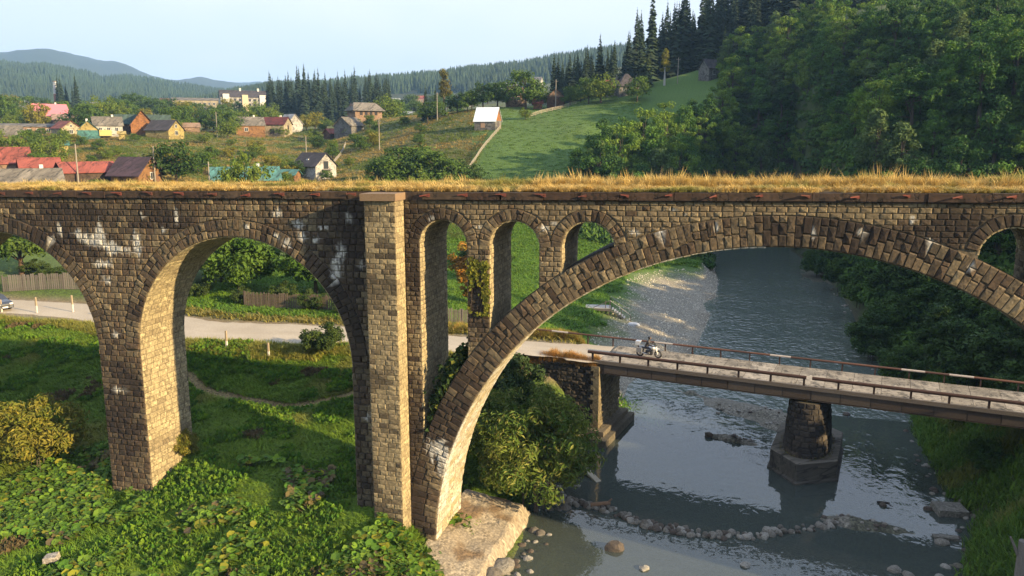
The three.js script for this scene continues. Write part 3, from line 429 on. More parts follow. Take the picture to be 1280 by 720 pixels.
// ---- tar felt on the back of the great ring inside the small openings
{ const b = new Bag(); for (const s of smalls.slice(0, 4)) { const L = s.cx - s.r, R = s.cx + s.r, n = 6; for (let k = 0; k < n; k++) { const x0 = lerp(L, R, k / n), x1 = lerp(L, R, (k + 1) / n), y0 = extradosY(x0) + 0.03, y1 = extradosY(x1) + 0.03; b.quad([x0, y0, -0.25], [x1, y1, -0.25], [x1, y1, -DEPTH + 0.05], [x0, y0, -DEPTH + 0.05], [0.02, 0.018, 0.017]); } }
  mesh('tar_felt', b.geo(), M.plain, viaduct); }
// ---- coping slabs, brackets, deck bed
{
  const R = rng(21), fr = new Bag();
  for (let x = -70; x < 40;) {
    const w = 1.9 + R() * 0.9; const b = new Bag(), c = mix3([0.10, 0.048, 0.028], [0.17, 0.11, 0.065], R() * (x > -15 ? 0.5 : 1)), dy = (R() - 0.5) * 0.05, pz = (R() - 0.5) * 0.07, chip = R() < 0.2 ? 0.12 * R() : 0;
    const f = (p) => [p[0], p[1] + deckY(p[0]) + dy, p[2]];
    if (!(x < PIL[1] - 0.3 && x + w > PIL[0] + 0.3)) b.box(x + 0.012, -COPE, -0.5, x + w - 0.012 - chip, -0.02, 0.2 + pz, c, f); else b.box(x + 0.012, -COPE, -0.5, x + w - 0.012, -0.02, 0.05, c, f);
    b.box(x + 0.012, -COPE - 0.08, -0.3, x + w - 0.012, -COPE - 0.004, 0.11, mix3(c, [0.1, 0.08, 0.06], 0.5), f);
    mesh('coping_slab', b.geo(), M.worn, viaduct); x += w;
  }
  for (let x = -70; x < 40; x += 2.6) mesh('coping_slab', new Bag().box(x + 0.01, -COPE, -DEPTH - 0.15, x + 2.59, -0.02, -DEPTH + 0.4, [0.16, 0.11, 0.07], (p) => [p[0], p[1] + deckY(p[0]), p[2]]).geo(), M.plain, viaduct);
  for (const x0 of [PIL[0], 2 * MAIN.cx - PIL[1]]) mesh('pilaster_cap', new Bag().box(x0 - 0.14, -0.42, 0.06, x0 + 1.8 + 0.14, -0.03, PIL[2] + 0.2, [0.27, 0.175, 0.10], (p) => [p[0], p[1] + deckY(p[0]), p[2]]).geo(), M.plain, viaduct);
  // stubs of the vanished railing: bent angle irons
  for (let k = 0, x = -45.2; x < 13; k++, x += x < -19 ? 2.25 : 2.14) {
    if (x > PIL[0] - 0.4 && x < PIL[1] + 0.4) continue; const b = new Bag(), y = deckY(x) - 0.12 + (R() - 0.5) * 0.06, red = mix3([0.24, 0.058, 0.038], [0.15, 0.05, 0.035], R()), t = (R() - 0.3) * 0.5;
    const small = (x > -8 ? 0.4 : 0.62) * (0.8 + 0.4 * R()); b.box(x - 0.05, y - 0.22 * small, 0.2, x + 0.05, y + 0.04, 0.24, red); b.bar([x, y, 0.22], [x - 0.85 * small, y - 0.06 + t * 0.4, 0.26 + R() * 0.15], 0.05, 0.035, 4, red); b.bar([x, y - 0.2 * small, 0.22], [x - 0.55 * small, y - 0.02 + t * 0.3, 0.26], 0.035, 0.03, 4, red);
    mesh('railing_bracket', b.geo(), M.rust, viaduct);
  }
  const bed = new Bag(); for (let x = -80; x < 62; x += 1) for (let k = 0; k < 6; k++) { const z0 = -0.45 - k * 0.56, z1 = z0 - 0.56, y = (xx, zz) => deckY(xx) - 0.02 + 0.10 * fbm(xx / 1.5, zz / 1.5, 3) + 0.10 * Math.sin(clamp((-zz - 0.45) / 3.3) * Math.PI), c = mix3([0.30, 0.20, 0.07], [0.42, 0.30, 0.11], R()); bed.quad([x, y(x, z0), z0], [x + 1, y(x + 1, z0), z0], [x + 1, y(x + 1, z1), z1], [x, y(x, z1), z1], c); }
  mesh('ballast_bed', bed.geo(), M.ground, viaduct);
}
console.log('viaduct done');
// ---------------------------------------------------------------- plants
class Leaves {   // leaf faces: two triangles each, folded along the middle
  constructor(n) { this.p = new Float32Array(n * 18); this.c = new Float32Array(n * 18); this.k = 0; }
  add(x, y, z, nx, ny, nz, s, w, col, R) {
    let ux = R() - 0.5, uy = R() - 0.5, uz = R() - 0.5; const d = ux * nx + uy * ny + uz * nz; ux -= d * nx; uy -= d * ny; uz -= d * nz; let l = Math.hypot(ux, uy, uz) || 1; ux *= s / l; uy *= s / l; uz *= s / l;
    const vx = (ny * uz - nz * uy) * w, vy = (nz * ux - nx * uz) * w, vz = (nx * uy - ny * ux) * w, f = s * 0.25, o = this.k * 18, P = this.p;
    if (o + 18 > P.length) return;
    P[o] = P[o + 9] = x - ux; P[o + 1] = P[o + 10] = y - uy; P[o + 2] = P[o + 11] = z - uz;
    P[o + 3] = x + vx + nx * f; P[o + 4] = y + vy + ny * f; P[o + 5] = z + vz + nz * f;
    P[o + 6] = P[o + 12] = x + ux; P[o + 7] = P[o + 13] = y + uy; P[o + 8] = P[o + 14] = z + uz;
    P[o + 15] = x - vx + nx * f; P[o + 16] = y - vy + ny * f; P[o + 17] = z - vz + nz * f;
    for (let q = 0; q < 18; q += 3) { this.c[o + q] = col[0]; this.c[o + q + 1] = col[1]; this.c[o + q + 2] = col[2]; } this.k++;
  }
  geo() { const g = new THREE.BufferGeometry(); g.setAttribute('position', new THREE.BufferAttribute(this.p.slice(0, this.k * 18), 3)); g.setAttribute('color', new THREE.BufferAttribute(this.c.slice(0, this.k * 18), 3)); g.computeVertexNormals(); return g; }
}
const rndDir = (R) => { const z = R() * 2 - 1, a = R() * 6.2832, s = Math.sqrt(1 - z * z); return [s * Math.cos(a), z, s * Math.sin(a)]; };
// crown as clumps of leaves on the ends of limbs; unit: metres
function broadleaf(seed, o) {
  const R = rng(seed), { h, w, base = 0.18, clumps = 34, per = 60, leaf = 0.32, cols, trunk = 0.028, lean = 0 } = o, L = new Leaves(clumps * per * 2), T = new Bag(), ends = [];
  const cy = h * (base + 1) / 2, ry = h * (1 - base) / 2, bark = o.bark || [0.09, 0.07, 0.05], stems = o.stems || 1;
  for (let k = 0; k < clumps; k++) {
    let d = rndDir(R), q = Math.pow(R(), 0.38); if (d[1] < -0.5) d[1] *= 0.6;
    const y = cy + d[1] * ry * q, taper = o.cone ? lerp(1, 0.25, clamp((y - base * h) / (h - base * h))) : 1 - 0.35 * Math.max(0, d[1]) ** 2 * 0, x = d[0] * w / 2 * q * taper + lean * (y / h), z = d[2] * w / 2 * q * taper;
    ends.push([x, y, z]);
    const cr = w * (0.13 + 0.10 * R()) * (o.puff || 1), tint = mix3(cols[0], cols[1], R()), n = Math.round(per * (0.6 + 0.8 * R()));
    for (let i = 0; i < n; i++) { const e = rndDir(R), rr = cr * Math.pow(R(), 0.45), nx = e[0] + (R() - 0.5) * 1.2, ny = e[1] + 0.35 + (R() - 0.5) * 1.2, nz = e[2] + (R() - 0.5) * 1.2, l = Math.hypot(nx, ny, nz), v = 0.72 + 0.56 * R(); const cc = cols[2] && R() < (o.third || 0.1) ? cols[2] : tint; L.add(x + e[0] * rr, y + e[1] * rr * 0.75, z + e[2] * rr, nx / l, ny / l, nz / l, leaf * (0.6 + 0.7 * R()), o.slim || 0.5, [cc[0] * v, cc[1] * v, cc[2] * v], R); }
  }
  for (let s = 0; s < stems; s++) {
    const sx = stems > 1 ? (R() - 0.5) * w * 0.25 : 0, sz = stems > 1 ? (R() - 0.5) * w * 0.25 : 0, top = [sx * 2 + lean * 0.8, h * (stems > 1 ? 0.6 : 0.8), sz * 2], r = h * trunk / Math.sqrt(stems), mid = [sx + lean * 0.3, h * 0.35, sz];
    T.bar([sx, -0.3, sz], mid, r * 1.25, r * 0.75, 7, bark).bar(mid, top, r * 0.75, r * 0.15, 6, bark);
    for (let k = s; k < ends.length; k += stems * (o.fine ? 2 : 3)) { const t = 0.25 + 0.6 * R(), q = t < 0.44 ? mid : [lerp(mid[0], top[0], t * 0.8), lerp(mid[1], top[1], t * 0.8), lerp(mid[2], top[2], t * 0.8)]; if (ends[k][1] > q[1] * 0.7) T.bar(q, ends[k], r * 0.3, r * 0.06, 4, bark, false); }
  }
  return { crown: L.geo(), trunk: T.geo() };
}
function spruce(seed, h, w, col, o = {}) {
  const R = rng(seed), T = new Bag().bar([0, -0.4, 0], [0, h * 0.97, 0], h * 0.016, 0.02, 6, [0.075, 0.055, 0.04]), b = new Bag(), n = Math.round(h * 1.25), lo = o.lo ?? 0.06;
  for (let k = 0; k < n; k++) {
    const t = k / (n - 1), y = h * lerp(lo, 0.985, Math.pow(t, 0.9)), rr = w / 2 * Math.pow(1 - t, 0.82) * (0.72 + 0.5 * R()) + 0.12, m = Math.max(6, Math.round(14 * (1 - t * 0.5)));
    for (let q = 0; q < m; q++) {
      const a = (q + R() * 0.9) / m * 6.2832 + k, r = rr * (0.65 + 0.5 * R()), c = Math.cos(a), s = Math.sin(a), dr = r * (0.30 + 0.2 * R()) * (o.droop ?? 1), wd = r * 0.30 + 0.12, v = 0.65 + 0.7 * R(), cc = [col[0] * v, col[1] * v, col[2] * v];
      const jy = (R() - 0.5) * h / n * 2.2, P = (f, side, dy) => [c * r * f - s * side, y + jy - dr * f + dy, s * r * f + c * side];
      b.tri(P(0.02, 0, 0.12), P(0.62, wd, -0.05), P(1, 0, 0), cc); b.tri(P(0.02, 0, 0.12), P(1, 0, 0), P(0.62, -wd, -0.05), cc);
      b.tri(P(0.2, wd * 0.3, 0.05), P(0.9, 0, 0.02), P(0.55, wd * 0.2, -0.32 * r - 0.1), cc); 
      if (r > 1) b.tri(P(0.4, -wd * 0.2, 0), P(0.75, -wd * 1.25, -0.2), P(0.85, -wd * 0.3, -0.08), cc);
    }
  }
  b.tri([0.12, h * 0.94, 0], [-0.12, h * 0.94, 0.05], [0, h * 1.02, 0], col);
  return { crown: b.geo(), trunk: T.geo() };
}
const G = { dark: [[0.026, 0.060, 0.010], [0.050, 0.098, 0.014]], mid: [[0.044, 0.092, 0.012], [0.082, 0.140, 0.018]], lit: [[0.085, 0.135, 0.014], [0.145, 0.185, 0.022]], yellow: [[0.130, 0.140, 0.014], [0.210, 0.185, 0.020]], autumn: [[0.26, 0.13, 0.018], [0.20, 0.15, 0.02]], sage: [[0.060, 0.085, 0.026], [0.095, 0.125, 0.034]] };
const protos = {};
const defTree = (key, make, leafMat = M.leaf) => { protos[key] = { make, leafMat }; };
function plant(key, name, label, category, pos, turn, scale = 1, group, sy = 1) {
  const p = protos[key]; p.g ||= p.make();
  const o = thing(name, label, category, pos, turn, group); o.scale.set(scale, scale * sy, scale);
  mesh(category === 'bush' || category === 'shrub' ? 'stems' : 'trunk', p.g.trunk, M.bark, o); mesh(category === 'bush' || category === 'shrub' ? 'foliage' : 'crown', p.g.crown, p.leafMat, o); return o;
}
// woodland kinds, about 12 m tall
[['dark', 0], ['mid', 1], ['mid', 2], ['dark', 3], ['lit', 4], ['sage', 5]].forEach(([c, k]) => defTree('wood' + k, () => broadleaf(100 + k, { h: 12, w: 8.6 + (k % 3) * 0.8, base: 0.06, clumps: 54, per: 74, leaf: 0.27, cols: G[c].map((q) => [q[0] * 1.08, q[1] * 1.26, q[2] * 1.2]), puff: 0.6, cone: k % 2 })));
[['mid', 0], ['lit', 1], ['yellow', 2], ['dark', 3]].forEach(([c, k]) => defTree('garden' + k, () => broadleaf(200 + k, { h: 6, w: 6, base: 0.02, clumps: 40, per: 48, leaf: 0.25, cols: G[c] })));
defTree('birch', () => broadleaf(231, { h: 10, w: 4, base: 0.2, clumps: 30, per: 44, leaf: 0.26, cols: G.yellow, cone: true, bark: [0.5, 0.48, 0.44] }));
defTree('poplar', () => broadleaf(232, { h: 16, w: 6, base: 0.15, clumps: 40, per: 44, leaf: 0.34, cols: [[0.14, 0.12, 0.03], [0.10, 0.105, 0.02]], cone: true }));
[0, 1, 2].forEach((k) => defTree('spruce' + k, () => spruce(300 + k, 24, 7.6 - k * 0.7, [[0.012, 0.030, 0.011], [0.015, 0.035, 0.014], [0.020, 0.042, 0.014]][k]), M.needle));
defTree('larch', () => spruce(310, 14, 6, [0.055, 0.085, 0.015], { droop: 0.6 }), M.needle);

// ---- wooded slope across the river
{
  const R = rng(77), spots = [], kinds = ['dark-leaved broadleaf tree', 'green broadleaf tree', 'rounded green broadleaf tree', 'deep green tapering tree', 'bright yellow-green broadleaf tree', 'grey-green broadleaf tree'];
  for (let t = 0; t < 30000 && spots.length < 300; t++) {
    const px = 700 + R() * 660, r = 108 + Math.pow(R(), 0.9) * 150, p = put(px, r);
    if (px < 760 && r < 165) continue; if (px < 722 + Math.max(0, r - 205) * 1.6) continue;
    if (px < 900 && r > 178 + (px - 720) * 0.22) continue; if (px > 1030 && px < 1170 && r > 226 && r < 284) continue;
    if (p[0] < 17 && r < 158) continue; if (p[2] > -166 && polyDist(river, p[0], p[2], true)[0] > -5) continue; if (r > 235 && px < 900) continue;
    if (spots.some((q) => Math.hypot(q[0] - p[0], q[2] - p[2]) < 4.3)) continue;
    spots.push(p); const k = r > 175 && px < 1010 && R() < 0.25 ? 4 : Math.floor(R() * 6);  // yellow-green kind favoured high up, its colour standing in for sunlit crowns
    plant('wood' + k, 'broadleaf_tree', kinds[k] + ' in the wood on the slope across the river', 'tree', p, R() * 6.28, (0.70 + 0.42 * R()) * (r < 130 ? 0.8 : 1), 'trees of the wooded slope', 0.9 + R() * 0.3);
  }
  console.log('wood', spots.length);
}
// ---- spruces along the ridges
{
  const R = rng(78), row = (list, label, group) => { for (const [px, r, h, k] of list) { const p = put(px, r); plant('spruce' + (k ?? Math.floor(R() * 3)), 'spruce_tree', label, 'tree', p, R() * 6.28, h / 24 * (0.85 + 0.25 * R()), group, 0.92 + 0.22 * R()); } };
  const gen = (n, px0, px1, r0, r1, h0, h1, gap, ok) => { const out = []; for (let t = 0; t < n * 60 && out.length < n; t++) { const px = lerp(px0, px1, R()), r = lerp(r0, r1, R()); if (ok && !ok(px, r)) continue; const x = put(px, r); if (out.some(q => Math.hypot(q.x[0] - x[0], q.x[2] - x[2]) < gap)) continue; out.push(Object.assign([px, r, lerp(h0, h1, R())], { x })); } return out; };
  row(gen(60, 690, 800, 266, 316, 13, 19, 2.8), 'dark spruce on the skyline beside the hilltop farmhouse', 'spruces on the skyline by the farmhouse');
  row(gen(72, 790, 940, 283, 345, 19, 29, 4.2), 'tall dark spruce in the stand above the meadow', 'tall spruces above the meadow');
  row(gen(74, 930, 1300, 275, 350, 20, 28, 5.2, (px, r) => px < 1030 || r > 285), 'tall dark spruce at the top of the wooded slope', 'spruces at the top of the slope');
  row(gen(95, 336, 490, 445, 525, 18, 27, 4.4), 'dark spruce in the grove behind the village houses', 'spruces behind the village');
  row(gen(10, 78, 104, 560, 600, 16, 26, 5), 'dark spruce beside the brick chimney', 'spruces beside the chimney');
  row([[533, 270, 13, 0], [545, 268, 11, 1]], 'dark spruce beside the tall brown poplar', 'spruces beside the poplar');
  for (const [px, r, h] of [[800, 268, 13], [808, 262, 10], [900, 262, 14], [912, 255, 10], [1008, 262, 12], [1026, 258, 14]]) plant('larch', 'larch_tree', 'light green larch in front of the dark spruces', 'tree', put(px, r), R() * 6, h / 14, 'larches before the spruces');
  plant('birch', 'birch_tree', 'golden-leaved birch standing before the dark spruces', 'tree', put(828, 262), 1, 1.15);
  // far conifer forest on the blue hills: reads as one mass
  const cone = new Bag(); for (const [y0, y1, rr] of [[0, 9, 3.2], [6, 14, 2.5], [11, 18, 1.6]]) for (let q = 0; q < 5; q++) { const a = q / 5 * 6.2832, b = (q + 1) / 5 * 6.2832; cone.tri([Math.cos(a) * rr, y0, Math.sin(a) * rr], [Math.cos(b) * rr, y0, Math.sin(b) * rr], [0, y1, 0], [0.016, 0.034, 0.013]); }
  const mats = [], cols = [], mm = new THREE.Matrix4(), q = new THREE.Quaternion(), cl = new THREE.Color();
  for (const [px0, px1, r0, r1, n, ok] of [[150, 830, 1050, 1560, 11000, null], [-160, 420, 1250, 2560, 20000, null], [880, 1280, 400, 700, 1200, null]]) for (let t = 0; t < n; t++) {
    const px = lerp(px0, px1, R()), r = Math.sqrt(lerp(r0 * r0, r1 * r1, R())), d = dirOf(px), x = EYE.x + d[0] * r, z = EYE.z + d[1] * r; if (fbm(x / 150 + 7, z / 150, 3) < 0.34) continue;
    const y = H(x, z); if (r < 1600 && px < 830 && px > 380 && y < 75 + fbm(x / 80, z / 80) * 40) continue; const s = 0.65 + 0.6 * R(); mm.compose(new THREE.Vector3(x, y - 1, z), q.setFromAxisAngle(new THREE.Vector3(0, 1, 0), R() * 6), new THREE.Vector3(s, s, s)); mats.push(mm.clone()); const v = 0.7 + 1.1 * fbm(x / 70 + 3, z / 70, 3) * (0.6 + 0.8 * R()); cols.push([v * 1.05, v, v]);
  }
  const im = new THREE.InstancedMesh(cone.geo(), M.needle, mats.length); im.name = 'far_forest'; mats.forEach((m, k) => { im.setMatrixAt(k, m); im.setColorAt(k, cl.setRGB(...cols[k])); }); im.castShadow = im.receiveShadow = true; scene.add(im); stuff(im, 'dense blue-green conifer forest covering the distant hills', 'forest');
}
// ---- single trees and bushes of the hillside and the village
{
  const R = rng(79), T = (key, px, r, s, name, label, cat, group, sy) => plant(key, name, label, cat, put(px, r), R() * 6.28, s, group, sy);
  T('poplar', 556, 272, 1.0, 'poplar_tree', 'tall brownish poplar above the dark trees on the hilltop', 'tree');
  for (const [px, r, s, k] of [[572, 268, 1.2, 3], [585, 262, 1.1, 0], [604, 262, 1.5, 3], [622, 266, 1.45, 0], [640, 270, 1.2, 3], [548, 262, 1.0, 0], [535, 262, 1.2, 3]]) T('garden' + k, px, r, s, 'hilltop_tree', 'rounded green tree in the clump behind the tin-roofed barn', 'tree', 'trees behind the barn');
  T('garden0', 657, 258, 2.1, 'leafy_tree', 'tall leafy tree beside the red-roofed hill house', 'tree');
  for (const [px, r, s, k] of [[672, 262, 1.3, 1], [735, 250, 1.35, 0], [750, 248, 1.6, 1], [712, 256, 1.0, 0], [725, 258, 0.9, 1], [795, 245, 1.3, 0]]) T('garden' + k, px, r, s, 'orchard_tree', 'small fruit tree on the crest of the green meadow', 'tree', 'fruit trees on the meadow crest');
  T('garden1', 657, 236, 0.62, 'round_bush', 'small round pale bush at the edge of the green meadow', 'bush');
  // bushes right behind the deck
  for (const [px, r, s, k, sy] of [[478, 172, 1.5, 0, 0.9], [498, 176, 1.9, 3, 0.85], [518, 178, 1.9, 0, 0.85], [543, 172, 1.8, 0, 0.85], [566, 170, 1.6, 0, 0.8], [588, 172, 1.3, 3, 0.8]]) T('garden' + k, px, r, s, 'thicket_bush', 'dense green bush in the thicket behind the viaduct deck', 'bush', 'bushes of the thicket', sy);
  T('garden1', 524, 160, 1.2, 'yellowing_bush', 'yellow-green bush in front of the dense thicket', 'bush');
  T('garden3', 217, 172, 1.6, 'walnut_tree', 'dense dark green tree standing between cabin and teal-roofed house', 'tree');
  T('garden1', 303, 152, 1.5, 'feathery_shrub', 'feathery yellow-green shrub before the teal roof', 'shrub', undefined, 1.2);
  for (const [px, r, s, k] of [[118, 158, 0.7, 0], [225, 150, 0.6, 1], [205, 148, 0.55, 1], [160, 190, 0.7, 0], [45, 196, 0.8, 0], [350, 172, 0.7, 0], [330, 186, 0.8, 1], [300, 190, 0.9, 0], [370, 200, 0.8, 3], [255, 196, 0.8, 0], [272, 190, 0.7, 1], [415, 240, 0.8, 0], [398, 262, 0.8, 3]]) T('garden' + k, px, r, s, 'garden_bush', 'green garden bush among the houses behind the viaduct', 'bush', 'garden bushes');
  for (const [px, r, s, k] of [[15, 250, 1.4, 1], [30, 262, 1.2, 0], [62, 235, 1.35, 1], [70, 262, 1.2, 1], [100, 330, 1.7, 3], [115, 345, 1.8, 0], [128, 380, 2.1, 1], [140, 400, 2.2, 1], [152, 385, 1.7, 1], [5, 420, 2.2, 0], [18, 440, 2.0, 0], [215, 320, 1.5, 0], [232, 330, 1.7, 0], [245, 340, 1.5, 3], [268, 330, 1.6, 0], [285, 300, 1.3, 1], [292, 320, 1.5, 0], [304, 340, 1.9, 1], [322, 360, 1.7, 0], [332, 380, 2.0, 1], [340, 400, 1.8, 1], [160, 520, 2.2, 3], [172, 540, 2.4, 3], [185, 560, 2.2, 0], [195, 520, 2.0, 3], [205, 500, 1.8, 0], [220, 520, 2.0, 3], [480, 340, 2.2, 1], [492, 350, 2.0, 0], [500, 380, 2.0, 0], [470, 400, 2.2, 1], [452, 330, 1.2, 0], [395, 350, 1.2, 2], [384, 342, 1.1, 2], [440, 300, 0.7, 0], [463, 296, 0.8, 0], [38, 560, 2, 0], [55, 560, 2, 3], [250, 470, 1.6, 0], [262, 480, 1.5, 3], [278, 470, 1.5, 0], ...Array.from({ length: 46 }, () => [R() * 330, 345 + R() * 230, 0.9 + R() * 1.0, Math.floor(R() * 4)])]) T('garden' + k, px, r, s, 'village_tree', ['green', 'light green', 'yellowing', 'dark green'][k] + ' tree between the houses of the village', 'tree', 'trees of the village');
  for (let k = 0; k < 170; k++) { const px = R() * 560 - 20, r = 150 + R() * 330; const p = put(px, r); plant('garden' + Math.floor(R() * 3), 'hedge_bush', 'low bush scattered over the village gardens', 'bush', p, R() * 6, 0.35 + 0.55 * R() * R() + r / 1500, 'low bushes of the gardens', 0.8); }
  for (const [px, r, s] of [[500, 520, 2], [520, 500, 1.8], [545, 540, 2.2], [570, 480, 1.7], [590, 560, 2.2], [640, 520, 2], [665, 480, 1.7], [515, 620, 2.4], [560, 640, 2.3], [610, 640, 2.4]]) T('garden0', px, r, s, 'valley_tree', 'hazy green tree in the dip behind the hilltop', 'tree', 'trees in the dip');
}
// ---- near bushes and trees, leaf by leaf
defTree('willow', () => broadleaf(401, { h: 6.8, w: 7.2, base: 0.02, clumps: 120, per: 130, leaf: 0.17, slim: 0.32, cols: [[0.060, 0.115, 0.014], [0.125, 0.16, 0.022], [0.19, 0.195, 0.042]], third: 0.2, stems: 6, puff: 0.62, trunk: 0.02 }));
defTree('alder', () => broadleaf(402, { h: 6.5, w: 5.4, base: 0.04, clumps: 80, per: 120, leaf: 0.17, cols: [[0.022, 0.046, 0.010], [0.040, 0.070, 0.014]], stems: 3, puff: 0.75, trunk: 0.02 }));
defTree('bankbush', () => broadleaf(403, { h: 4.2, w: 5.2, base: 0.0, clumps: 70, per: 110, leaf: 0.16, cols: [[0.030, 0.070, 0.010], [0.060, 0.110, 0.014]], stems: 5, puff: 0.75, trunk: 0.018 }));
defTree('bankbush2', () => broadleaf(404, { h: 5.2, w: 4.6, base: 0.0, clumps: 70, per: 110, leaf: 0.17, cols: [[0.024, 0.056, 0.010], [0.045, 0.085, 0.014]], stems: 4, puff: 0.75, trunk: 0.018 }));
defTree('osier', () => broadleaf(405, { h: 4.4, w: 5.6, base: 0.10, clumps: 95, per: 90, leaf: 0.14, slim: 0.4, cols: [[0.110, 0.130, 0.014], [0.190, 0.165, 0.020], [0.24, 0.20, 0.03]], third: 0.15, stems: 6, puff: 0.6, trunk: 0.014, fine: true }));
defTree('apple', () => broadleaf(406, { h: 6.6, w: 8.2, base: 0.12, clumps: 90, per: 90, leaf: 0.24, cols: [[0.042, 0.100, 0.010], [0.085, 0.150, 0.016]], puff: 0.7 }));
defTree('oldapple', () => broadleaf(407, { h: 5.0, w: 7.4, base: 0.42, clumps: 60, per: 80, leaf: 0.22, cols: [[0.040, 0.085, 0.010], [0.085, 0.130, 0.018]], puff: 0.75, trunk: 0.06, bark: [0.12, 0.075, 0.045] }));
defTree('roundbush', () => broadleaf(408, { h: 2.9, w: 3.4, base: 0.0, clumps: 60, per: 90, leaf: 0.12, cols: [[0.030, 0.060, 0.010], [0.060, 0.090, 0.016]], stems: 4, puff: 0.75, trunk: 0.02 }));
defTree('vine', () => broadleaf(409, { h: 7, w: 5, base: 0.05, clumps: 60, per: 80, leaf: 0.22, cols: [[0.30, 0.15, 0.020], [0.16, 0.15, 0.02], [0.36, 0.16, 0.02]], third: 0.3, puff: 0.7 }));
{
  const R = rng(80), N = (key, x, z, s, name, label, cat, group, sy, turn) => plant(key, name, label, cat, [x, H(x, z) - 0.05, z], turn ?? R() * 6.28, s, group, sy);
  N('willow', -12.7, -8.6, 1.22, 'willow_bush', 'large yellow-green willow bush on the bank below the great arch', 'bush', undefined, 1);
  N('willow', -14.6, -13.2, 1.0, 'willow_bush', 'smaller willow bush between the large willow and the road', 'bush', undefined, 1);
  N('alder', -16.3, -15.8, 1.05, 'alder_tree', 'dark-leaved small tree beside the road bridge abutment', 'tree', undefined, 1.05);
  N('roundbush', -33.6, -18.4, 1.0, 'round_bush', 'round dark green bush at the roadside verge', 'bush');
  N('osier', -46.0, -0.6, 1.2, 'osier_shrub', 'golden-green shrub on thin stems left of the stone pier', 'shrub');
  N('osier', -50.5, 0.6, 1.15, 'osier_shrub', 'golden-green shrub on thin stems beside the butterbur leaves', 'shrub');
  N('osier', -36.0, -3.0, 0.42, 'osier_sprout', 'thin green shrub sprouting at the foot of the sunlit pier', 'shrub', undefined, 1.2);
  // behind the left arch
  for (const [x, z, s, k] of [[-54, -36, 1.1, 'apple'], [-46, -39, 1.15, 'apple'], [-60, -41, 1.1, 'apple'], [-66, -40, 1.0, 'apple'], [-41, -42, 0.9, 'apple'], [-36, -38, 0.75, 'apple']]) N(k, x, z, s, 'apple_tree', 'leafy green garden tree behind the road, seen through the arch', 'tree', 'garden trees behind the road');
  for (const [x, z, s] of [[-47, -33.5, 0.9], [-42, -31.5, 0.8], [-38, -31, 0.7], [-51, -32, 0.7], [-57, -33, 0.8]]) N('roundbush', x, z, s, 'verge_bush', 'low green bush along the garden fence behind the road', 'bush', 'bushes along the garden fence');
  { const p = hit(28, 346, 60, 300); N('oldapple', p[0], p[2], 1.1, 'apple_tree', 'old apple tree with a thick leaning trunk above the picket fence', 'tree'); }
  N('oldapple', -104, -52, 1.25, 'apple_tree', 'old spreading apple tree behind the parked car', 'tree');
  for (const [x, z, s] of [[-79, -35, 1.0], [-84, -36.5, 0.9], [-74, -34.5, 0.9]]) N('roundbush', x, z, s, 'roadside_bush', 'leafy green bush below the picket fence', 'bush', 'bushes below the picket fence', 0.7);
  N('vine', -31.5, -52, 1.05, 'autumn_tree', 'orange and gold autumn tree seen through the narrow arch', 'tree');
  N('vine', -29, -46, 0.7, 'autumn_tree', 'smaller gold-leaved tree below the orange autumn tree', 'tree');
  N('bankbush2', -33, -62, 1.4, 'leafy_bush', 'dark green bush on the slope seen through the second narrow arch', 'bush');
  N('bankbush2', -36.5, -72, 1.4, 'leafy_bush', 'green bush higher on the slope behind the narrow arch', 'bush');
  // right bank under the arch
  const rb = [[1090, 430, 1.1, 1], [1115, 405, 1.2, 0], [1150, 390, 1.3, 0], [1130, 460, 0.9, 0], [1180, 430, 1.2, 1], [1200, 460, 1.2, 1], [1240, 440, 1.3, 0], [1265, 470, 1.2, 1], [1050, 340, 1.2, 1], [1080, 360, 1.3, 0], [1120, 365, 1.4, 1], [1170, 385, 1.4, 0], [1025, 325, 1.2, 0], [1210, 400, 1.4, 1], [1250, 395, 1.4, 0], [1275, 420, 1.4, 1], [1160, 350, 1.5, 1], [1060, 325, 1.4, 0]];
  for (const [px, py, s, k] of rb) { const p = hit(px, py + 22, 60, 220); if (p[0] < 15) p[0] = 17; plant(k ? 'bankbush2' : 'bankbush', 'bank_bush', k ? 'dark green bush crowding the far river bank under the great arch' : 'bright green bush crowding the far river bank under the great arch', 'bush', [p[0], H(p[0], p[2]) - 0.1, p[2]], R() * 6.28, s * 1.05, 'bushes on the far bank'); }
  for (const [x, z, s, k] of [[19.5, -13, 0.7, 0], [22, -9, 0.9, 1], [20.5, -25, 0.8, 1], [23.5, -28, 1.0, 0], [18.5, -29, 0.6, 0], [24, -13, 1.0, 1], [19, -3, 0.65, 0], [26, -32, 1.1, 1], [21, -36, 0.9, 0], [25, -4, 1.1, 0], [17.6, -19, 0.55, 0], [29, -26, 1.2, 1]]) N(k ? 'bankbush2' : 'bankbush', x, z, s, 'bank_bush', k ? 'dark green bush on the steep bank below the road bridge' : 'bright green bush on the steep bank below the road bridge', 'bush', 'bushes on the steep bank');
  // trees at the right edge and beyond it, which keep the low sun off the water
  for (const [x, z, s] of [[34, -30, 1.0], [40, -24, 1.05], [46, -32, 1.1], [38, -42, 1.1], [52, -22, 1.1], [58, -34, 1.15], [32, -52, 1.0], [44, -50, 1.1], [60, -18, 1.0], [30, -66, 1.0], [38, -60, 1.1], [66, -28, 1.1]]) N('wood' + Math.floor(R() * 4), x, z, s, 'broadleaf_tree', 'green broadleaf tree on the bank beyond the road bridge', 'tree', 'trees beyond the road bridge');
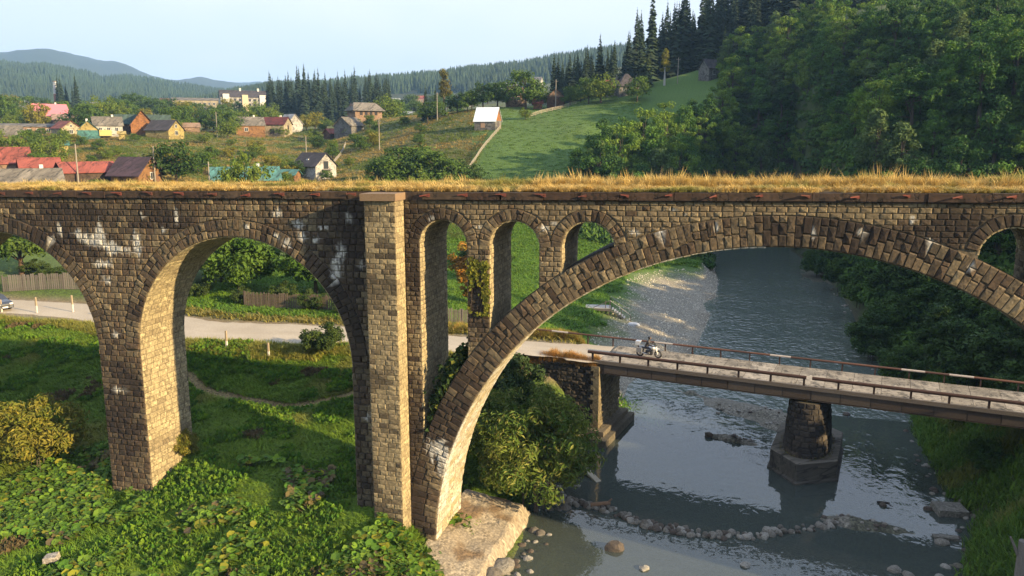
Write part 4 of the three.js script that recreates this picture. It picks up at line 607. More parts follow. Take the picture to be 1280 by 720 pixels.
  // plants growing in the masonry nook
  { const L = new Leaves(2600), R2 = rng(81); for (let k = 0; k < 2600; k++) { const t = R2(), x = lerp(-16.65, -14.6, Math.pow(t, 0.8)) + (R2() - 0.5) * 0.5, y = extradosY(x) + R2() * R2() * (3.0 - t * 1.6), z = -0.3 - R2() * 2.4 + (R2() < 0.25 ? 0.45 : 0), v = 0.6 + 0.8 * R2(); if (x < -16.7) continue; const n = rndDir(R2); L.add(x, y, z, n[0], Math.abs(n[1]), n[2], 0.13 + 0.1 * R2(), 0.6, R2() < 0.18 ? [0.13 * v, 0.14 * v, 0.015] : [0.024 * v, 0.05 * v, 0.010 * v], R2); }
    const o = thing('elder_shrub', 'dark shrub rooted in the nook between pilaster and great arch', 'shrub'); mesh('foliage', L.geo(), M.leaf, o); const s = new Bag(); for (let k = 0; k < 7; k++) { const x = -16.5 + k * 0.27, y = extradosY(x); s.bar([x, y - 0.1, -0.9 - 0.1 * k], [x + (R2() - 0.5) * 0.6, y + 1 + R2() * 1.2, -0.5 - R2()], 0.04, 0.012, 5, [0.08, 0.06, 0.04]); } mesh('stems', s.geo(), M.bark, o); }
  { const L = new Leaves(1000), R2 = rng(82), s = new Bag(); for (let k = 0; k < 1000; k++) { const y = lerp(15.2, 18.6, R2()), x = lerp(-13.95, -12.75, Math.pow(R2(), 0.7)) + (R2() - 0.5) * 0.2, v = 0.7 + 0.6 * R2(); if (fbm(x * 2.2, y * 1.4, 3) < 0.43) continue; L.add(x, y, 0.07 + R2() * 0.12, (R2() - 0.5) * 0.8, (R2() - 0.3) * 0.6, 0.8, 0.075 + 0.05 * R2(), 0.75, mix3([0.22 * v, 0.20 * v, 0.022], [0.09 * v, 0.11 * v, 0.015], R2()), R2); }
    for (let k = 0; k < 5; k++) { let p = [-13.8 + k * 0.25, 14.6 + k * 0.2, 0.06]; for (let q = 0; q < 5; q++) { const n = [p[0] + (R2() - 0.5) * 0.3, p[1] + 0.7, 0.07]; s.bar(p, n, 0.018, 0.014, 4, [0.1, 0.07, 0.05]); p = n; } }
    const o = thing('climbing_ivy', 'yellow-green ivy climbing the narrow pier between the small arches', 'ivy'); mesh('foliage', L.geo(), M.leaf, o); mesh('stems', s.geo(), M.bark, o); }
}
console.log('trees done');
// ---------------------------------------------------------------- grass and herbs
{
  const tuft = (seed, n, spread, lean, wd, cols) => { const R = rng(seed), b = new Bag(); for (let k = 0; k < n; k++) { const a = R() * 6.28, r = R() * spread, x = Math.cos(a) * r, z = Math.sin(a) * r, h = 0.5 + 0.6 * R(), la = R() * 6.28, l = lean * (0.3 + R()), c = mix3(cols[0], cols[1], R()), px = Math.cos(la + 1.57) * wd, pz = Math.sin(la + 1.57) * wd, mx = x + Math.cos(la) * l * 0.35, mz = z + Math.sin(la) * l * 0.35, tx = x + Math.cos(la) * l, tz = z + Math.sin(la) * l; b.tri([x - px, -0.06, z - pz], [x + px, -0.06, z + pz], [mx + px * 0.7, h * 0.6, mz + pz * 0.7], c); b.tri([x - px, -0.06, z - pz], [mx + px * 0.7, h * 0.6, mz + pz * 0.7], [mx - px * 0.7, h * 0.6, mz - pz * 0.7], c); b.tri([mx - px * 0.7, h * 0.6, mz - pz * 0.7], [mx + px * 0.7, h * 0.6, mz + pz * 0.7], [tx, h, tz], c); } return b.geo(); };
  const gT = tuft(1, 9, 0.35, 0.45, 0.035, [[0.85, 0.9, 0.8], [1.15, 1.1, 1.2]]), gD = tuft(2, 10, 0.3, 0.5, 0.025, [[0.8, 0.8, 0.8], [1.2, 1.2, 1.2]]);
  const put2 = (name, geo, mat, list, label, cat) => { const im = new THREE.InstancedMesh(geo, mat, list.length), m = new THREE.Matrix4(), q = new THREE.Quaternion(), up = new THREE.Vector3(0, 1, 0), c = new THREE.Color(); list.forEach(([x, y, z, a, s, sy, col], k) => { m.compose(new THREE.Vector3(x, y, z), q.setFromAxisAngle(up, a), new THREE.Vector3(s, sy, s)); im.setMatrixAt(k, m); im.setColorAt(k, c.setRGB(...col)); }); im.name = name; im.castShadow = im.receiveShadow = true; scene.add(im); stuff(im, label, cat); console.log(name, list.length); };
  const R = rng(90);
  const herb = (x, z) => z > -2.5 - 2 * fbm(x / 5, 3) && x > -56 && x < -14.5 && fbm(x / 4.2 + 60, z / 4.2 + 12, 3) > 0.505 - 0.008 * (z + 2) && !(Math.abs(x + 30) < 2.5 && z > 3 && fbm(x, z) > 0.4);
  // meadow on the left bank
  { const list = []; for (let t = 0; t < 120000; t++) { const x = lerp(-88, -11.5, R()), z = lerp(-21, 13, R()); const inHerb = herb(x, z); if (inHerb && R() < 0.62) continue; const [dr, , s] = roadAt(road, x, z); if (dr < roadHalf(s) + 0.3) continue; const [dp] = polyDist(footpath, x, z, false); if (-dp < 0.55) continue; const h = H(x, z); if (h < 0.15) continue; if (x > -39.3 && x < -35.8 && z < 0.2 && z > -4.4) continue;
      const verge = dr < roadHalf(s) + 2.6, dry = verge ? 0.75 : sstep(0.56, 0.75, fbm(x / 5 + 80, z / 5, 3)) * 0.6 + (x < -50 && z > -6 ? 0.45 * fbm(x / 3, z / 3) : 0), c = mix3(mix3([0.095, 0.20, 0.014], [0.20, 0.285, 0.026], R() * 0.6 + 0.4 * fbm(x / 6, z / 6)), [0.30, 0.225, 0.06], dry * (0.5 + 0.5 * R())); list.push([x, h, z, R() * 6.28, 0.6 + 0.6 * R(), (inHerb ? 0.75 * fbm(x / 2, z / 2, 2) + 0.25 : verge ? 0.55 : 0.22 + 0.3 * fbm(x / 4 + 9, z / 4, 2)) * (0.6 + 0.7 * R()), c]); }
    put2('meadow_grass', gT, M.grass, list, 'green meadow grass on the bank below the viaduct', 'grass'); }
  // upstream bank, far meadow behind the small arches
  { const list = []; for (let t = 0; t < 30000; t++) { const x = lerp(-60, -6, R()), z = lerp(-110, -27, R()), [dr, , s] = roadAt(road, x, z); if (dr < roadHalf(s) + 0.4) continue; const h = H(x, z); if (h < 2.2 + 0.8 * fbm(x / 3, z / 3) && z < -33) continue; const c = mix3([0.08, 0.19, 0.014], [0.15, 0.25, 0.02], R()); list.push([x, h, z, R() * 6.28, 0.9 + R(), 0.3 + 0.3 * R(), mix3(c, [0.3, 0.21, 0.06], dr < roadHalf(s) + 2 ? 0.7 : 0)]); }
    put2('upstream_grass', gT, M.grass, list, 'bright green grass upstream of the viaduct', 'grass'); }
  // rough grass of the hillside beyond the viaduct
  { const list = []; for (let t = 0; t < 60000; t++) { const px = lerp(-30, 800, R()), r = 135 + 210 * Math.pow(R(), 1.3), d = dirOf(px), x = EYE.x + d[0] * r, z = EYE.z + d[1] * r, n = fbm(x / 9 + 4, z / 9, 3), mead = px > 620 - (250 - r) * 0.4; if (mead && R() < 0.5) continue; const c = mead ? mix3([0.10, 0.21, 0.016], [0.15, 0.25, 0.02], R()) : mix3(mix3([0.26, 0.19, 0.05], [0.36, 0.25, 0.07], R()), [0.11, 0.15, 0.02], sstep(0.4, 0.62, n + 0.2 * (R() - 0.5))); list.push([x, H(x, z), z, R() * 6.28, 1.0 + 1.1 * R(), (mead ? 0.22 : 0.35 + 0.4 * n) * (0.6 + 0.6 * R()), c]); }
    put2('hillside_grass', gT, M.grass, list, 'rough yellowish grass on the hillside beyond the viaduct', 'grass'); }
  // right bank
  { const list = []; for (let t = 0; t < 26000; t++) { const x = lerp(11, 38, R()), z = lerp(-48, 8, R()), [d] = polyDist(river, x, z, true); if (d > -0.15 - 0.5 * R()) continue; const [dr, , s] = roadAt(roadR, x, z); if (dr < 3.2) continue; const h = H(x, z), c = mix3([0.055, 0.13, 0.012], [0.115, 0.185, 0.018], R()); list.push([x, h, z, R() * 6.28, 0.7 + 0.8 * R(), 0.35 + 0.6 * R(), mix3(c, [0.22, 0.19, 0.05], fbm(x / 4, z / 4) > 0.6 ? 0.5 : 0)]); }
    put2('bank_grass', gT, M.grass, list, 'rank green grass on the steep right bank', 'grass'); }
  // undergrowth of the wooded slope
  { const L = new Leaves(46), Q = rng(71); for (let k = 0; k < 46; k++) { const e = rndDir(Q), v = 0.7 + 0.6 * Q(); L.add(e[0] * 0.9, 0.45 + e[1] * 0.5, e[2] * 0.9, e[0] + Q() - 0.5, Math.abs(e[1]) + 0.3, e[2] + Q() - 0.5, 0.3, 0.5, [v, v, v], Q); }
    const list = []; for (let t = 0; t < 22000; t++) { const px = lerp(715, 1400, R()), r = 95 + 190 * R(), d = dirOf(px), x = EYE.x + d[0] * r, z = EYE.z + d[1] * r; if (x < 14 && r < 150) continue; if (px < 900 && r > 180 + (px - 720) * 0.24) continue; if (px > 1030 && px < 1170 && r > 228 && r < 284) continue; if (z > -160 && polyDist(river, x, z, true)[0] > -1.5) continue; const s = 0.8 + 1.2 * R(); list.push([x, H(x, z), z, R() * 6.28, s, s * (0.7 + 0.6 * R()), mix3([0.035, 0.085, 0.012], [0.075, 0.14, 0.018], R())]); }
    put2('undergrowth', L.geo(), M.grass, list, 'green undergrowth filling the wooded slope', 'undergrowth'); }
  // dry grass on the viaduct deck
  { const list = []; for (let t = 0; t < 34000; t++) { const x = lerp(-62, 22, R()), z = -0.1 - 3.8 * Math.pow(R(), 0.8); if (fbm(x / 1.4 + 12, z * 1.6, 3) < 0.42 && R() < 0.75) continue; const y = deckY(x) + 0.03, tall = fbm(x / 2.5 + 5, z * 0.7 + 3, 3), rr = R(), c = mix3(mix3([0.46, 0.31, 0.09], [0.60, 0.45, 0.17], rr), [0.15, 0.19, 0.03], sstep(0.55, 0.68, fbm(x / 3 + 44, z, 3)) * 0.65); list.push([x, y, z, R() * 6.28, 0.5 + 0.4 * R(), (z < -2.2 ? 0.32 + 0.5 * tall * sstep(-30, 5, x) : 0.10 + 0.26 * tall) * (0.5 + 0.8 * R()) * (R() < 0.06 ? 1.6 : 1), c]); }
    put2('dry_deck_grass', gD, M.grass, list, 'golden dry grass growing along the viaduct deck', 'grass'); }
  // orange grass on the abutment of the road bridge
  { const list = []; for (let t = 0; t < 2600; t++) { const lx = -8.2 + 8.1 * R(), lz = 1.5 + 1.15 * Math.sqrt(R()), x = -10 + lx * 0.9859 - lz * 0.1676, z = -24.8 + lx * 0.1676 + lz * 0.9859; if (fbm(x * 1.2, z * 1.2, 2) < 0.36) continue; list.push([x, lx < -5.2 ? 5.85 : 6.28, z, R() * 6.28, 0.4 + 0.4 * R(), (0.35 + 0.6 * R()) * (0.5 + fbm(x / 0.8, z, 2)), mix3([0.42, 0.19, 0.045], [0.38, 0.25, 0.08], R())]); }
    for (let t = 0; t < 2200; t++) { const x = lerp(-30, -10, R()), z = -28.4 - R() * 1.6; list.push([x, H(x, z), z, R() * 6.28, 0.6 + 0.4 * R(), 0.35 + 0.5 * R(), mix3([0.36, 0.22, 0.06], [0.16, 0.18, 0.02], R())]); }
    put2('dry_verge_grass', gD, M.grass, list, 'rust-coloured dry grass on the road bridge abutment', 'grass'); }
  // low broad-leaved weeds between the grass
  { const b = new Bag(); for (let k = 0; k < 6; k++) { const a = k / 6 * 6.283 + (k % 2) * 0.4, c = Math.cos(a), s = Math.sin(a), r = 0.8 + 0.3 * (k % 3), y = 0.5 + 0.25 * (k % 2); b.tri([0, 0, 0], [c * r * 0.5 - s * 0.28, y, s * r * 0.5 + c * 0.28], [c * r, y * 0.7, s * r], [0.9 + 0.1 * (k % 3), 1, 1]); b.tri([0, 0, 0], [c * r, y * 0.7, s * r], [c * r * 0.5 + s * 0.28, y, s * r * 0.5 - c * 0.28], [0.9 + 0.1 * (k % 3), 1, 1]); }
    const list = []; for (let t = 0; t < 60000; t++) { const x = lerp(-80, -13, R()), z = lerp(-20, 13, R()); if (fbm(x / 2.6 + 20, z / 2.6 + 50, 3) < 0.52) continue; const [dr, , s] = roadAt(road, x, z); if (dr < roadHalf(s) + 0.6) continue; const [dp] = polyDist(footpath, x, z, false); if (-dp < 0.7) continue; if (x > -39.5 && x < -35.7 && z < 0.3 && z > -4.5) continue; const h = H(x, z); if (h < 0.2) continue; const k = fbm(x / 3.3 + 90, z / 3.3, 2), v = 0.7 + 0.6 * R(), sc = 0.14 + 0.22 * R(); list.push([x, h + 0.08, z, R() * 6.28, sc, sc * (1.2 + R()), k > 0.72 ? [0.11 * v, 0.085 * v, 0.04 * v] : mix3([0.05 * v, 0.13 * v, 0.012], [0.13 * v, 0.22 * v, 0.02], R())]); }
    put2('meadow_weeds', b.geo(), M.grass, list, 'low broad-leaved weeds scattered through the meadow', 'weeds'); }
  // butterbur: broad leaves on stalks
  { const b = new Bag(), n = 7; for (let k = 0; k < n; k++) { const a = k / n * 6.2832 + 0.3, c = (k + 1) / n * 6.2832 + 0.3, e = 0.5 * (k === 0 ? 0.6 : 1), f = 0.5 * (k === n - 1 ? 0.6 : 1); b.tri([0, -0.03, 0], [Math.cos(c) * f, 0.06 + 0.03 * Math.sin(k * 2.1), Math.sin(c) * f], [Math.cos(a) * e, 0.06 + 0.03 * Math.sin(k * 2.1 - 2.1), Math.sin(a) * e], [1, 1, 1]); } b.bar([0, -0.7, 0], [0, -0.03, 0], 0.02, 0.012, 3, [0.8, 0.8, 0.6], false);
    const geo = b.geo(), list = [], m = new THREE.Matrix4(), e = new THREE.Euler(), q = new THREE.Quaternion(), c = new THREE.Color();
    for (let t = 0; t < 44000; t++) { const x = lerp(-56, -14.5, R()), z = lerp(-5, 13, R()); if (!herb(x, z) && !(x > -36 && x < -21 && z < -3.5 && z > -14 && fbm(x / 3 + 4, z / 3 + 8, 3) > 0.6)) continue; if (x > -39.5 && x < -35.7 && z < 0.35) continue; const y = H(x, z); if (y < 0.2) continue; if (x < -20.9 && x > -20.9) continue; const v = 0.7 + 0.6 * R(), wilt = fbm(x / 2 + 7, z / 2, 3) > 0.62; list.push([x, y + 0.35 + 0.35 * R(), z, 0.18 + 0.46 * R() * R() + 0.1 * R(), wilt && R() < 0.5 ? [0.13 * v, 0.10 * v, 0.045] : R() < 0.12 ? [0.20 * v, 0.20 * v, 0.02] : mix3([0.065 * v, 0.15 * v, 0.014], [0.135 * v, 0.22 * v, 0.024], R())]); }
    const im = new THREE.InstancedMesh(geo, M.grass, list.length); list.forEach(([x, y, z, s, col], k) => { e.set((R() - 0.5) * 1.3, R() * 6.28, (R() - 0.5) * 1.3); m.compose(new THREE.Vector3(x, y, z), q.setFromEuler(e), new THREE.Vector3(s, s, s)); im.setMatrixAt(k, m); im.setColorAt(k, c.setRGB(...col)); }); im.name = 'butterbur_leaves'; im.castShadow = im.receiveShadow = true; scene.add(im); stuff(im, 'carpet of broad green butterbur leaves at the foot of the viaduct', 'butterbur'); console.log('butterbur', list.length); }
}
console.log('plants done');
// ---------------------------------------------------------------- road bridge with its abutment and river pier
{
  const R = rng(41), turn = -Math.atan(0.17), TOP = 6.85, B = thing('road_bridge', 'low concrete road bridge with rusty girders and brown pipe railings over the river', 'bridge', [-10, 0, -24.8], turn);
  const rustc = () => mix3([0.085, 0.042, 0.024], [0.16, 0.095, 0.055], R());
  for (let k = 0; k < 18; k++) { const x = k * 1.92; mesh('deck_slab', new Bag().box(x + 0.01, TOP - 0.22, -2.65, x + 1.905, TOP + (R() - 0.5) * 0.012, 2.65, mix3([0.46, 0.39, 0.29], [0.62, 0.54, 0.43], R())).geo(), M.worn, B); }
  for (const z of [2.5, 0.9, -0.9, -2.5]) for (const [a, b] of [[-0.3, 16.1], [16.2, 34.6]]) { const g = new Bag(); g.box(a, 5.86, z - 0.13, b, TOP - 0.225, z + 0.13, [0.085, 0.064, 0.048]); g.box(a, 5.80, z - 0.2, b, 5.856, z + 0.2, [0.07, 0.045, 0.03]); mesh('girder', g.geo(), M.rust, B); }
  for (let k = 0; k < 17; k++) { const x = 0.5 + k * 2.0; mesh('facing_panel', new Bag().box(x + 0.03, 5.9, 2.634, x + 1.96, TOP - 0.25, 2.70, mix3([0.085, 0.058, 0.042], [0.15, 0.115, 0.085], R())).geo(), M.rust, B); }
  mesh('edge_beam', new Bag().box(-0.3, TOP - 0.24, 2.655, 34.6, TOP + 0.05, 2.78, [0.19, 0.15, 0.115]).geo(), M.plain, B);
  // railings
  for (const [a, b] of [[-0.9, 16.1], [16.5, 34.2]]) { const rail = mesh('near_rail', new Bag().bar([a, TOP + 0.68, 2.68], [b, TOP + 0.68, 2.68], 0.13, 0.13, 8, [0.075, 0.034, 0.022]).geo(), M.rust, B); }
  for (let x = -0.5; x < 34.3; x += 2.35) mesh('rail_post', new Bag().box(x - 0.07, TOP - 0.2, 2.58, x + 0.07, TOP + 0.6, 2.72, [0.06, 0.03, 0.022]).geo(), M.rust, B);
  for (let x = -8, k = 0; x < 34; x += 1.6, k++) { const w = k % 6 === 1 || R() < 0.06; mesh('far_rail', new Bag().bar([x, TOP + 0.66, -2.75], [x + 1.6, TOP + 0.66, -2.75], 0.085, 0.085, 7, w ? [0.60, 0.52, 0.45] : mix3([0.20, 0.09, 0.055], [0.10, 0.05, 0.035], R())).geo(), M.rust, B); }
  for (let x = -7.6; x < 34; x += 2.35) mesh('rail_post', new Bag().box(x - 0.05, TOP - 0.35, -2.82, x + 0.05, TOP + 0.6, -2.72, [0.09, 0.045, 0.03]).geo(), M.rust, B);
  // abutment: rubble faces on a solid core, footing ledges
  const core = new Bag().box(-5.2, -1.5, -2.9, 0.06, 6.3, 2.72, [0.10, 0.085, 0.06]); mesh('abutment_core', core.geo(), M.stone, B);
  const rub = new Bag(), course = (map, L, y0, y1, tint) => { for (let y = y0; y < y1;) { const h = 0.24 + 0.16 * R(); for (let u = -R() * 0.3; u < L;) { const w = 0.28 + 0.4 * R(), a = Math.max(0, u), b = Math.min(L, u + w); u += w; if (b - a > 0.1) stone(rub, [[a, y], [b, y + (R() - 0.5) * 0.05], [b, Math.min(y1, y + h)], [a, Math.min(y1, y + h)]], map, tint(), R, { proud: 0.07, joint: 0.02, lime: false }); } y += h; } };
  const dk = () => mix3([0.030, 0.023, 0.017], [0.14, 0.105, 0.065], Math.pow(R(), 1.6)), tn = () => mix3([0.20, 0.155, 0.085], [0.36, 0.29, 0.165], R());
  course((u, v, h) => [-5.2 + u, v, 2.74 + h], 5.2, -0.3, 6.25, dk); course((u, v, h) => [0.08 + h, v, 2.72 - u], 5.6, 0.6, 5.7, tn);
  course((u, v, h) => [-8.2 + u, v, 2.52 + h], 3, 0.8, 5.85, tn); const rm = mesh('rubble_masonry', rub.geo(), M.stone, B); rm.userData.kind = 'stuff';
  for (let k = 0; k < 16; k++) { const y = -0.2 + k * 0.41; mesh('quoin', new Bag().box(-0.35 - 0.2 * (k % 2), y + 0.01, 2.30, 0.16, y + 0.40, 2.86, tn()).geo(), M.stone, B); }
  mesh('footing', new Bag().box(-2.4, -1.5, -3.6, 1.35, 0.62, 4.3, [0.17, 0.14, 0.09]).geo(), M.stone, B); mesh('footing_step', new Bag().box(-0.8, 0.5, -3.2, 0.85, 1.05, 3.5, [0.21, 0.17, 0.11]).geo(), M.stone, B);
  // wing wall with soil behind it
  mesh('wing_wall', new Bag().box(-8.2, 1.0, 1.9, -5.2, 5.9, 2.5, [0.13, 0.095, 0.06]).geo(), M.stone, B);
  // river pier: oval drum of coursed stones on a pointed concrete base
  const px = 16.3, drum = new Bag(), y0 = 1.55, y1 = 5.62, per = 13.2;
  const oval = (t, y, h) => { const k = lerp(1.2, 0.98, (y - y0) / (y1 - y0)), a = t / per * 2 * Math.PI, rx = 1.4 * k + h, rz = 2.75 * k + h, c = Math.cos(a), s = Math.sin(a), e = 0.8; return [px + rx * Math.sign(c) * Math.pow(Math.abs(c), e), y, rz * Math.sign(s) * Math.pow(Math.abs(s), e) + 0.2]; };
  for (let k = 0; k < 10; k++) { const ya = y0 + k * 0.407, yb = ya + 0.407; for (let t = -(k % 2) * 0.3; t < per - 0.1;) { const w = 0.5 + 0.35 * R(); stone(drum, [[t, ya], [t + w, ya], [t + w, yb], [t, yb]], (u, v, h) => oval(u, v, h), mix3([0.040, 0.032, 0.026], [0.13, 0.10, 0.07], R() * R()), R, { proud: 0.06, joint: 0.02, lime: false }); t += w; } }
  { const c = new Bag(), n = 40; for (let k = 0; k < n; k++) { const a = k / n * per, b = (k + 1) / n * per; c.quad(oval(a, y0 - 0.05, -0.03), oval(b, y0 - 0.05, -0.03), oval(b, y1, -0.03), oval(a, y1, -0.03), [0.06, 0.048, 0.036]); c.tri(oval(a, y1, -0.03), oval(b, y1, -0.03), [px, y1, 0.2], [0.16, 0.13, 0.06]); } mesh('pier_core', c.geo(), M.stone, B); }
  const dm = mesh('pier_masonry', drum.geo(), M.stone, B); dm.userData.kind = 'stuff';
  { const P = [[-2.45, 2.1], [-0.25, 4.5], [2.35, 2.5], [2.35, -4], [0, -6], [-2.45, -4]], c = new Bag(), col = [0.29, 0.255, 0.20], dkc = [0.13, 0.115, 0.09]; P.forEach((p, k) => { const q = P[(k + 1) % 6], A = (v, y, s = 1) => [px + v[0] * s, y, 0.2 + v[1] * s]; c.quad(A(p, -1.5, 1.06), A(q, -1.5, 1.06), A(q, 0.12, 1.06), A(p, 0.12, 1.06), dkc); c.quad(A(p, 0.12, 1.06), A(q, 0.12, 1.06), A(q, 0.2), A(p, 0.2), dkc); c.quad(A(p, 0.2), A(q, 0.2), A(q, 1.5), A(p, 1.5), dkc); c.quad(A(p, 1.5), A(q, 1.5), A(q, 1.56, 0.97), A(p, 1.56, 0.97), col); c.tri(A(p, 1.56, 0.97), A(q, 1.56, 0.97), [px, 1.62, 0.2], col); }); mesh('pier_base', c.geo(), M.worn, B); }
  { const L = new Leaves(420), R2 = rng(43); for (let k = 0; k < 420; k++) { const t = R2() * per, q = R2(), o = k < 250 ? oval(t, y1, -0.15 - 0.8 * q) : oval(t, y0, 0.1 + 0.25 * q), v = 0.7 + 0.6 * R2(); L.add(o[0], o[1] + R2() * 0.25, o[2], R2() - 0.5, 0.6, R2() - 0.5, 0.13, 0.3, k < 250 ? [0.30 * v, 0.22 * v, 0.05 * v] : mix3([0.18 * v, 0.12 * v, 0.05], [0.10 * v, 0.12 * v, 0.02], R2()), R2); } const m = mesh('pier_weeds', L.geo(), M.grass, B); m.userData.kind = 'stuff'; }
}
// ---------------------------------------------------------------- footing of the great arch at the water
{
  const b = new Bag(), nx = 30, nz = 56, X0 = -16.6, X1 = -12.0, Z0 = -8.2, Z1 = 7, R = rng(44), v = (i, j) => { const u = i / nx, w = j / nz, x = lerp(X0, X1, u), z = lerp(Z0, Z1, w), edge = Math.min(sstep(1, 0.80, u + 0.07 * (fbm(z / 2, 1.3) - 0.5) * 2), sstep(0, 0.10, w) * sstep(1, 0.9, w)), top = 1.62 - 0.17 * (x - X0) - 0.03 * (z + 4) + 0.35 * (fbm(x / 1.2 + 8, z / 1.2, 4) - 0.5); return [x + 0.2 * (fbm(x, z + 9) - 0.5), lerp(-0.7, top, Math.pow(edge, 0.55)), z]; };
  const c = (p) => { const n = fbm(p[0] * 1.3 + 3, p[2] * 1.3, 4); return mix3(mix3([0.38, 0.30, 0.20], [0.60, 0.51, 0.37], n), [0.24, 0.14, 0.06], clamp(sstep(0.56, 0.7, fbm(p[0] / 1.6 + 30, p[2] / 1.6, 3)) * 0.8)); };
  for (let i = 0; i < nx; i++) for (let j = 0; j < nz; j++) { const A = v(i, j), B = v(i + 1, j), C = v(i + 1, j + 1), D = v(i, j + 1); b.tri(A, D, C, c(A), c(D), c(C), [A[0], A[2]], [D[0], D[2]], [C[0], C[2]]); b.tri(A, C, B, c(A), c(C), c(B), [A[0], A[2]], [C[0], C[2]], [B[0], B[2]]); }
  single('rock_footing', b.geo(), M.stone, 'pale rounded rock footing under the springing of the great arch', 'rock');
}
// ---------------------------------------------------------------- rocks
const rockGeos = Array.from({ length: 8 }, (_, k) => { const g = new THREE.IcosahedronGeometry(1, 1), p = g.attributes.position, c = new Float32Array(p.count * 3), uv = new Float32Array(p.count * 2), t = [[0.20, 0.175, 0.14], [0.30, 0.27, 0.22], [0.13, 0.10, 0.075], [0.42, 0.39, 0.33]][k % 4]; for (let i = 0; i < p.count; i++) { const x = p.getX(i), y = p.getY(i), z = p.getZ(i), s = 0.7 + 0.6 * fbm(x * 1.6 + k * 9, y * 1.6 + z * 1.9 + k, 3); p.setXYZ(i, x * s, y * s * 0.62, z * s * 0.85); const v = 0.85 + 0.3 * hash2(i, k); c.set([t[0] * v, t[1] * v, t[2] * v], i * 3); uv.set([x, y + z], i * 2); } g.setAttribute('color', new THREE.BufferAttribute(c, 3)); g.setAttribute('uv', new THREE.BufferAttribute(uv, 2)); g.computeVertexNormals(); return g; });
